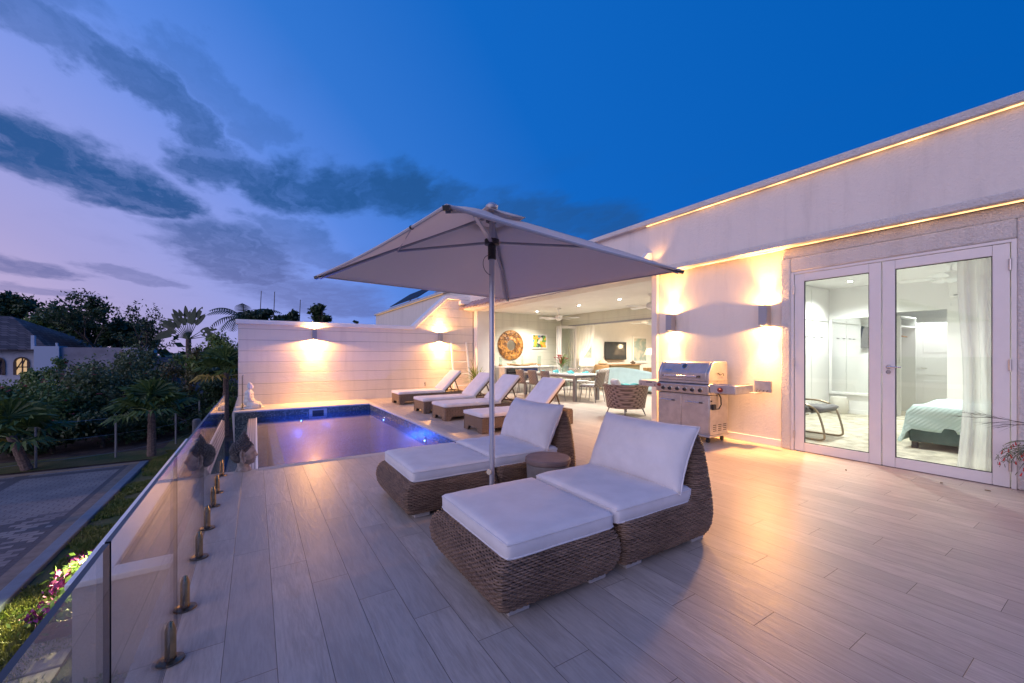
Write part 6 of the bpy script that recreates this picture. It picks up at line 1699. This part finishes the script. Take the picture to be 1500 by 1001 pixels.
# traveller palm: one flat fan of long stalked leaves
p = cpos(276, 29); t = thing('traveller_palm', 'fan shaped traveller palm silhouetted against the pink sky', 'palm', p); zt = zat(497, 29)
m = MB(); m.tube([p, (p.x, p.y, zt)], [.2, .16], 9); m.build('trunk', bark, t); rt = Vector((math.cos(TH), -math.sin(TH), 0)); rnd = random.Random(23)
for k in range(17):
    a = R(-78 + 130 * k / 16) if k < 14 else R(58 + 12 * (k - 14)); d_ = rt * math.sin(a) + Vector((0, 0, 1)) * math.cos(a); s = Vector((p.x, p.y, zt)); L1 = rnd.uniform(.95, 1.25); c = s + d_ * L1; fw = Vector((rt.y, -rt.x, 0)) * rnd.uniform(-.15, .15)
    m = MB(); m.tube([s, c], [.035, .02], 5); L2 = rnd.uniform(1.0, 1.35); sd = d_.cross(Vector((-rt.y, rt.x, 0))).normalized(); n = 9; V = []; pp = c.copy(); dd = d_.copy()
    for i in range(n + 1):
        u = i / n; w2 = .2 * math.sin(PI * min(1, .1 + .88 * u)) ** .7
        V += [pp + sd * w2 - Vector((0, 0, w2 * .2)) + fw * u, pp + fw * u, pp - sd * w2 - Vector((0, 0, w2 * .2)) + fw * u]
        dd = (dd + Vector((0, 0, -.06 - .03 * abs(math.sin(a)))) ).normalized(); pp = pp + dd * L2 / n
    F = []
    for i in range(n):
        for j in range(2):
            if rnd.random() < .93: q = i * 3 + j; F.append((q, q + 1, q + 4, q + 3))
    m.add(V, F); m.build('frond', palm_dark, t)
# neighbour house on the left
H = thing('left_neighbour_house', 'white house with grey shingle hip roof and a lit arched window at the left border', 'house', (-17, 46, GZ))
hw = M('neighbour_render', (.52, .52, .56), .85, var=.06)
HY = 44.5
# front wall with an arched opening
wx = Y0 = None
def fx(pxx): 
    r = (pxx - 750) / 595; S, C = math.sin(TH), math.cos(TH); return HY * (S + r * C) / (C - r * S)
ze = 1.3 + 8 / 595 * 30
def archpoly(x0, x1, zb, zt, n=10):
    c = (x0 + x1) / 2; r_ = (x1 - x0) / 2; zs = zt - r_
    return [(x0, zb)] + [(c - r_ * math.cos(PI * k / n), zs + r_ * math.sin(PI * k / n)) for k in range(n + 1)] + [(x1, zb)]
m = MB()
xl, xr = fx(-70), fx(63)
wins = [(fx(22), fx(42)), (fx(-14), fx(6))]
wz0, wz1 = zat(549, 30), zat(524, 30)
xs = sorted([xl, xr] + [v for w2 in wins for v in w2])
m.box(xs[0], xs[1], HY, HY + .3, GZ, ze); m.box(xs[2], xs[3], HY, HY + .3, GZ, ze); m.box(xs[4], xs[5], HY, HY + .3, GZ, ze)
for x0, x1 in wins:
    m.box(x0, x1, HY, HY + .3, GZ, wz0)
    ap = archpoly(x0, x1, wz0, wz1)[1:-1]
    m.prism([(x0, ze)] + ap + [(x1, ze)], 'y', HY, HY + .3)
m.box(xl, xl + .3, HY + .3, HY + 9, GZ, ze); m.box(xr - .3, xr, HY + .3, HY + 9, GZ, ze)
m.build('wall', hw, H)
lit = emit('lit_window', (1., .66, .34), .42)
for k, (x0, x1) in enumerate(wins):
    m = MB(); m.prism(archpoly(x0, x1, wz0, wz1), 'y', HY + .18, HY + .2); w2 = m.build('window', lit if k == 0 else M('dim_window', (.25, .14, .13), .4), H)
    m = MB(); a = archpoly(x0, x1, wz0, wz1)
    for q, q2 in zip(a, a[1:]): m.bar((q[0], HY - .02, q[1]), (q2[0], HY - .02, q2[1]), .14, .1)
    m.bar(((x0 + x1) / 2, HY + .1, wz0), ((x0 + x1) / 2, HY + .1, wz1), .07); m.bar((x0, HY + .1, wz1 - .7), (x1, HY + .1, wz1 - .7), .07); m.bar((x0, HY + .1, wz0 + .3), ((x0 + x1) / 2, HY + .1, wz1 - .2), .06); m.bar((x0 + .3, HY + .1, wz1 - .65), (x1 - .2, HY + .1, wz1 - .1), .06)
    m.build('frame', teak_dark, w2)
shg, n_, b_ = new_mat('grey_shingles')
_c = obj_co(n_); br = n_.n('ShaderNodeTexBrick'); _x, _y, _z = n_.sep(_c); n_.put(br.inputs['Vector'], n_.comb(n_.m('ADD', _x, _y), n_.m('MULTIPLY', _z, 2), 0)); br.inputs['Scale'].default_value = 1; br.inputs['Brick Width'].default_value = .45; br.inputs['Row Height'].default_value = .36; br.inputs['Mortar Size'].default_value = .03
br.inputs['Color1'].default_value = (.045, .04, .05, 1); br.inputs['Color2'].default_value = (.12, .105, .115, 1); br.inputs['Mortar'].default_value = (.025, .022, .03, 1)
n_.put(b_.inputs['Base Color'], br.outputs['Color']); b_.inputs['Roughness'].default_value = .8
zr = zat(466, 34)
m = MB(); ex, ey = xr + .5, HY - .5; rx = fx(8) - 1.2; ry = HY + 4.5; xl2 = xl - .5
V = [(xl2, ey, ze), (ex, ey, ze), (ex + 1.6, HY + 9.5, ze), (xl2, HY + 9.5, ze), (xl2, ry, zr), (rx, ry, zr)]
m.add(V + [(a, b, c - .12) for a, b, c in V[:4]], [(0, 1, 5, 4), (1, 2, 5), (2, 3, 4, 5), (3, 0, 4), (0, 6, 7, 1), (1, 7, 8, 2), (6, 9, 8, 7)])
m.build('roof', shg, H, flat=True)
# lower wing and garden walls to its right
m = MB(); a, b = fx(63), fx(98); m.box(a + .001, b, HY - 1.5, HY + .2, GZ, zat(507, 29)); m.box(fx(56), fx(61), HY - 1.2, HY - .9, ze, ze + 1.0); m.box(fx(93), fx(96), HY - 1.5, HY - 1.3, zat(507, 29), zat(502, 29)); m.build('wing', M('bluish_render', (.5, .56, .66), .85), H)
t = thing('garden_wall', 'long pale lilac garden wall right of the shingle roofed house', 'wall', (-12, 43, GZ))
m = MB(); m.box(fx(98) + .01, fx(207), HY - 1.3, HY - 1.0, GZ, zat(508.5, 29)); m.build('wall', M('lilac_render', (.3, .28, .31), .85, var=.2, vs=1), t)
m = MB(); m.box(fx(186), fx(207) + .02, HY - 1.36, HY - 1.301, GZ, zat(509, 29)); m.build('end_panel', M('pale_end_render', (.5, .48, .52), .85), t)
t = thing('shingle_shed', 'low dark shingled roof right of the garden wall', 'shed', (-8, 42, GZ))
m = MB(); m.prism([(HY - 3, zat(548, 29)), (HY + 1, zat(524, 30)), (HY + 1, GZ), (HY - 2.6, GZ)], 'x', fx(207) + .1, fx(262)); m.build('roof', shg, t)
t = thing('gable_roof_house', 'small brown gable roof peeking between the open trees', 'house', (-11, 60, GZ))
p = cpos(197, 42); m = MB(); m.prism([(p.x - 2.2, zat(503, 42)), (p.x, zat(489, 42)), (p.x + 1.6, zat(504, 42))], 'y', p.y, p.y + 5); m.build('roof', M('brown_roof', (.14, .08, .05), .8), t)
m = MB(); m.box(p.x - 1.6, p.x + 1.1, p.y + .4, p.y + 4.6, GZ, zat(504, 42)); m.build('wall', hw, t)
# far green belt closing the horizon
bl = []; rnd = random.Random(77)
for k in range(46):
    a = R(-34 + 62 * k / 45); D = rnd.uniform(62, 110); bl.append(((math.sin(a) * D, math.cos(a) * D, GZ + 1.2), (D * .03 + 1, D * .03 + 1, rnd.uniform(2.3, 4.0))))
g = foliage('distant_wood', bl, 9000, 1.1, 78, leaf_dark, None); struct(g, 'stuff'); g['label'] = 'far dark belt of trees along the horizon'
m = MB(); m.grid(lambda u, v: (-260 + 330 * u, 420 + 60 * v, GZ - 3 + (9 + 6 * math.sin(u * 9) + 3 * math.sin(u * 23)) * math.sin(PI * min(1, v * 1.0 + .02))), 60, 8); struct(m.build('distant_hill', leaf_dark))
# unseen lamp, added on the basin wall to light the lawn
t = thing('added_lawn_lamp', 'unseen added lamp on the basin wall lighting the lawn below the railing', 'wall lamp', (-1.46, 7.6, -.95))
m = MB(); m.box(-1.52, -1.42, 7.54, 7.66, -1.0, -.9); m.build('housing', grey_alu, t, bevel=.006)
lamp('wash', 'SPOT', (-1.75, 7.4, -1.0), 330, (1., .88, .42), t, .05, (-.35, -.75, -.6), 130, .8)
# dry leaves blown onto the terrace
for k, (x, y, a) in enumerate(((5.6, 1.85, .4), (5.9, .85, 1.9), (5.85, 1.15, 2.8))):
    t = thing('fallen_leaf', ('small dry leaf on the floor in front of the left glass door', 'small dry leaf on the floor close to the coral plant', 'small dry leaf on the floor before the right glass door', 'small dry leaf on the floor of the open terrace')[k], 'leaf', (x, y, 0), 'dry leaves on the terrace')
    m = MB(); c, s_ = math.cos(a), math.sin(a)
    V = [(0, -.03), (.009, -.012), (.011, .006), (0, .032), (-.011, .006), (-.009, -.012)]
    m.grid(lambda u, v: (x + c * (v - .5) * .04 - s_ * (u - .5) * .02 * (1 - (2 * v - 1) ** 2), y + s_ * (v - .5) * .04 + c * (u - .5) * .02 * (1 - (2 * v - 1) ** 2), (.003 + .006 * (2 * u - 1) ** 2 + .003 * v)), 4, 8)
    o = m.build('blade', M('dry_leaf', (.16, .09, .04), .8), t); q = o.modifiers.new('t', 'SOLIDIFY'); q.thickness = .001
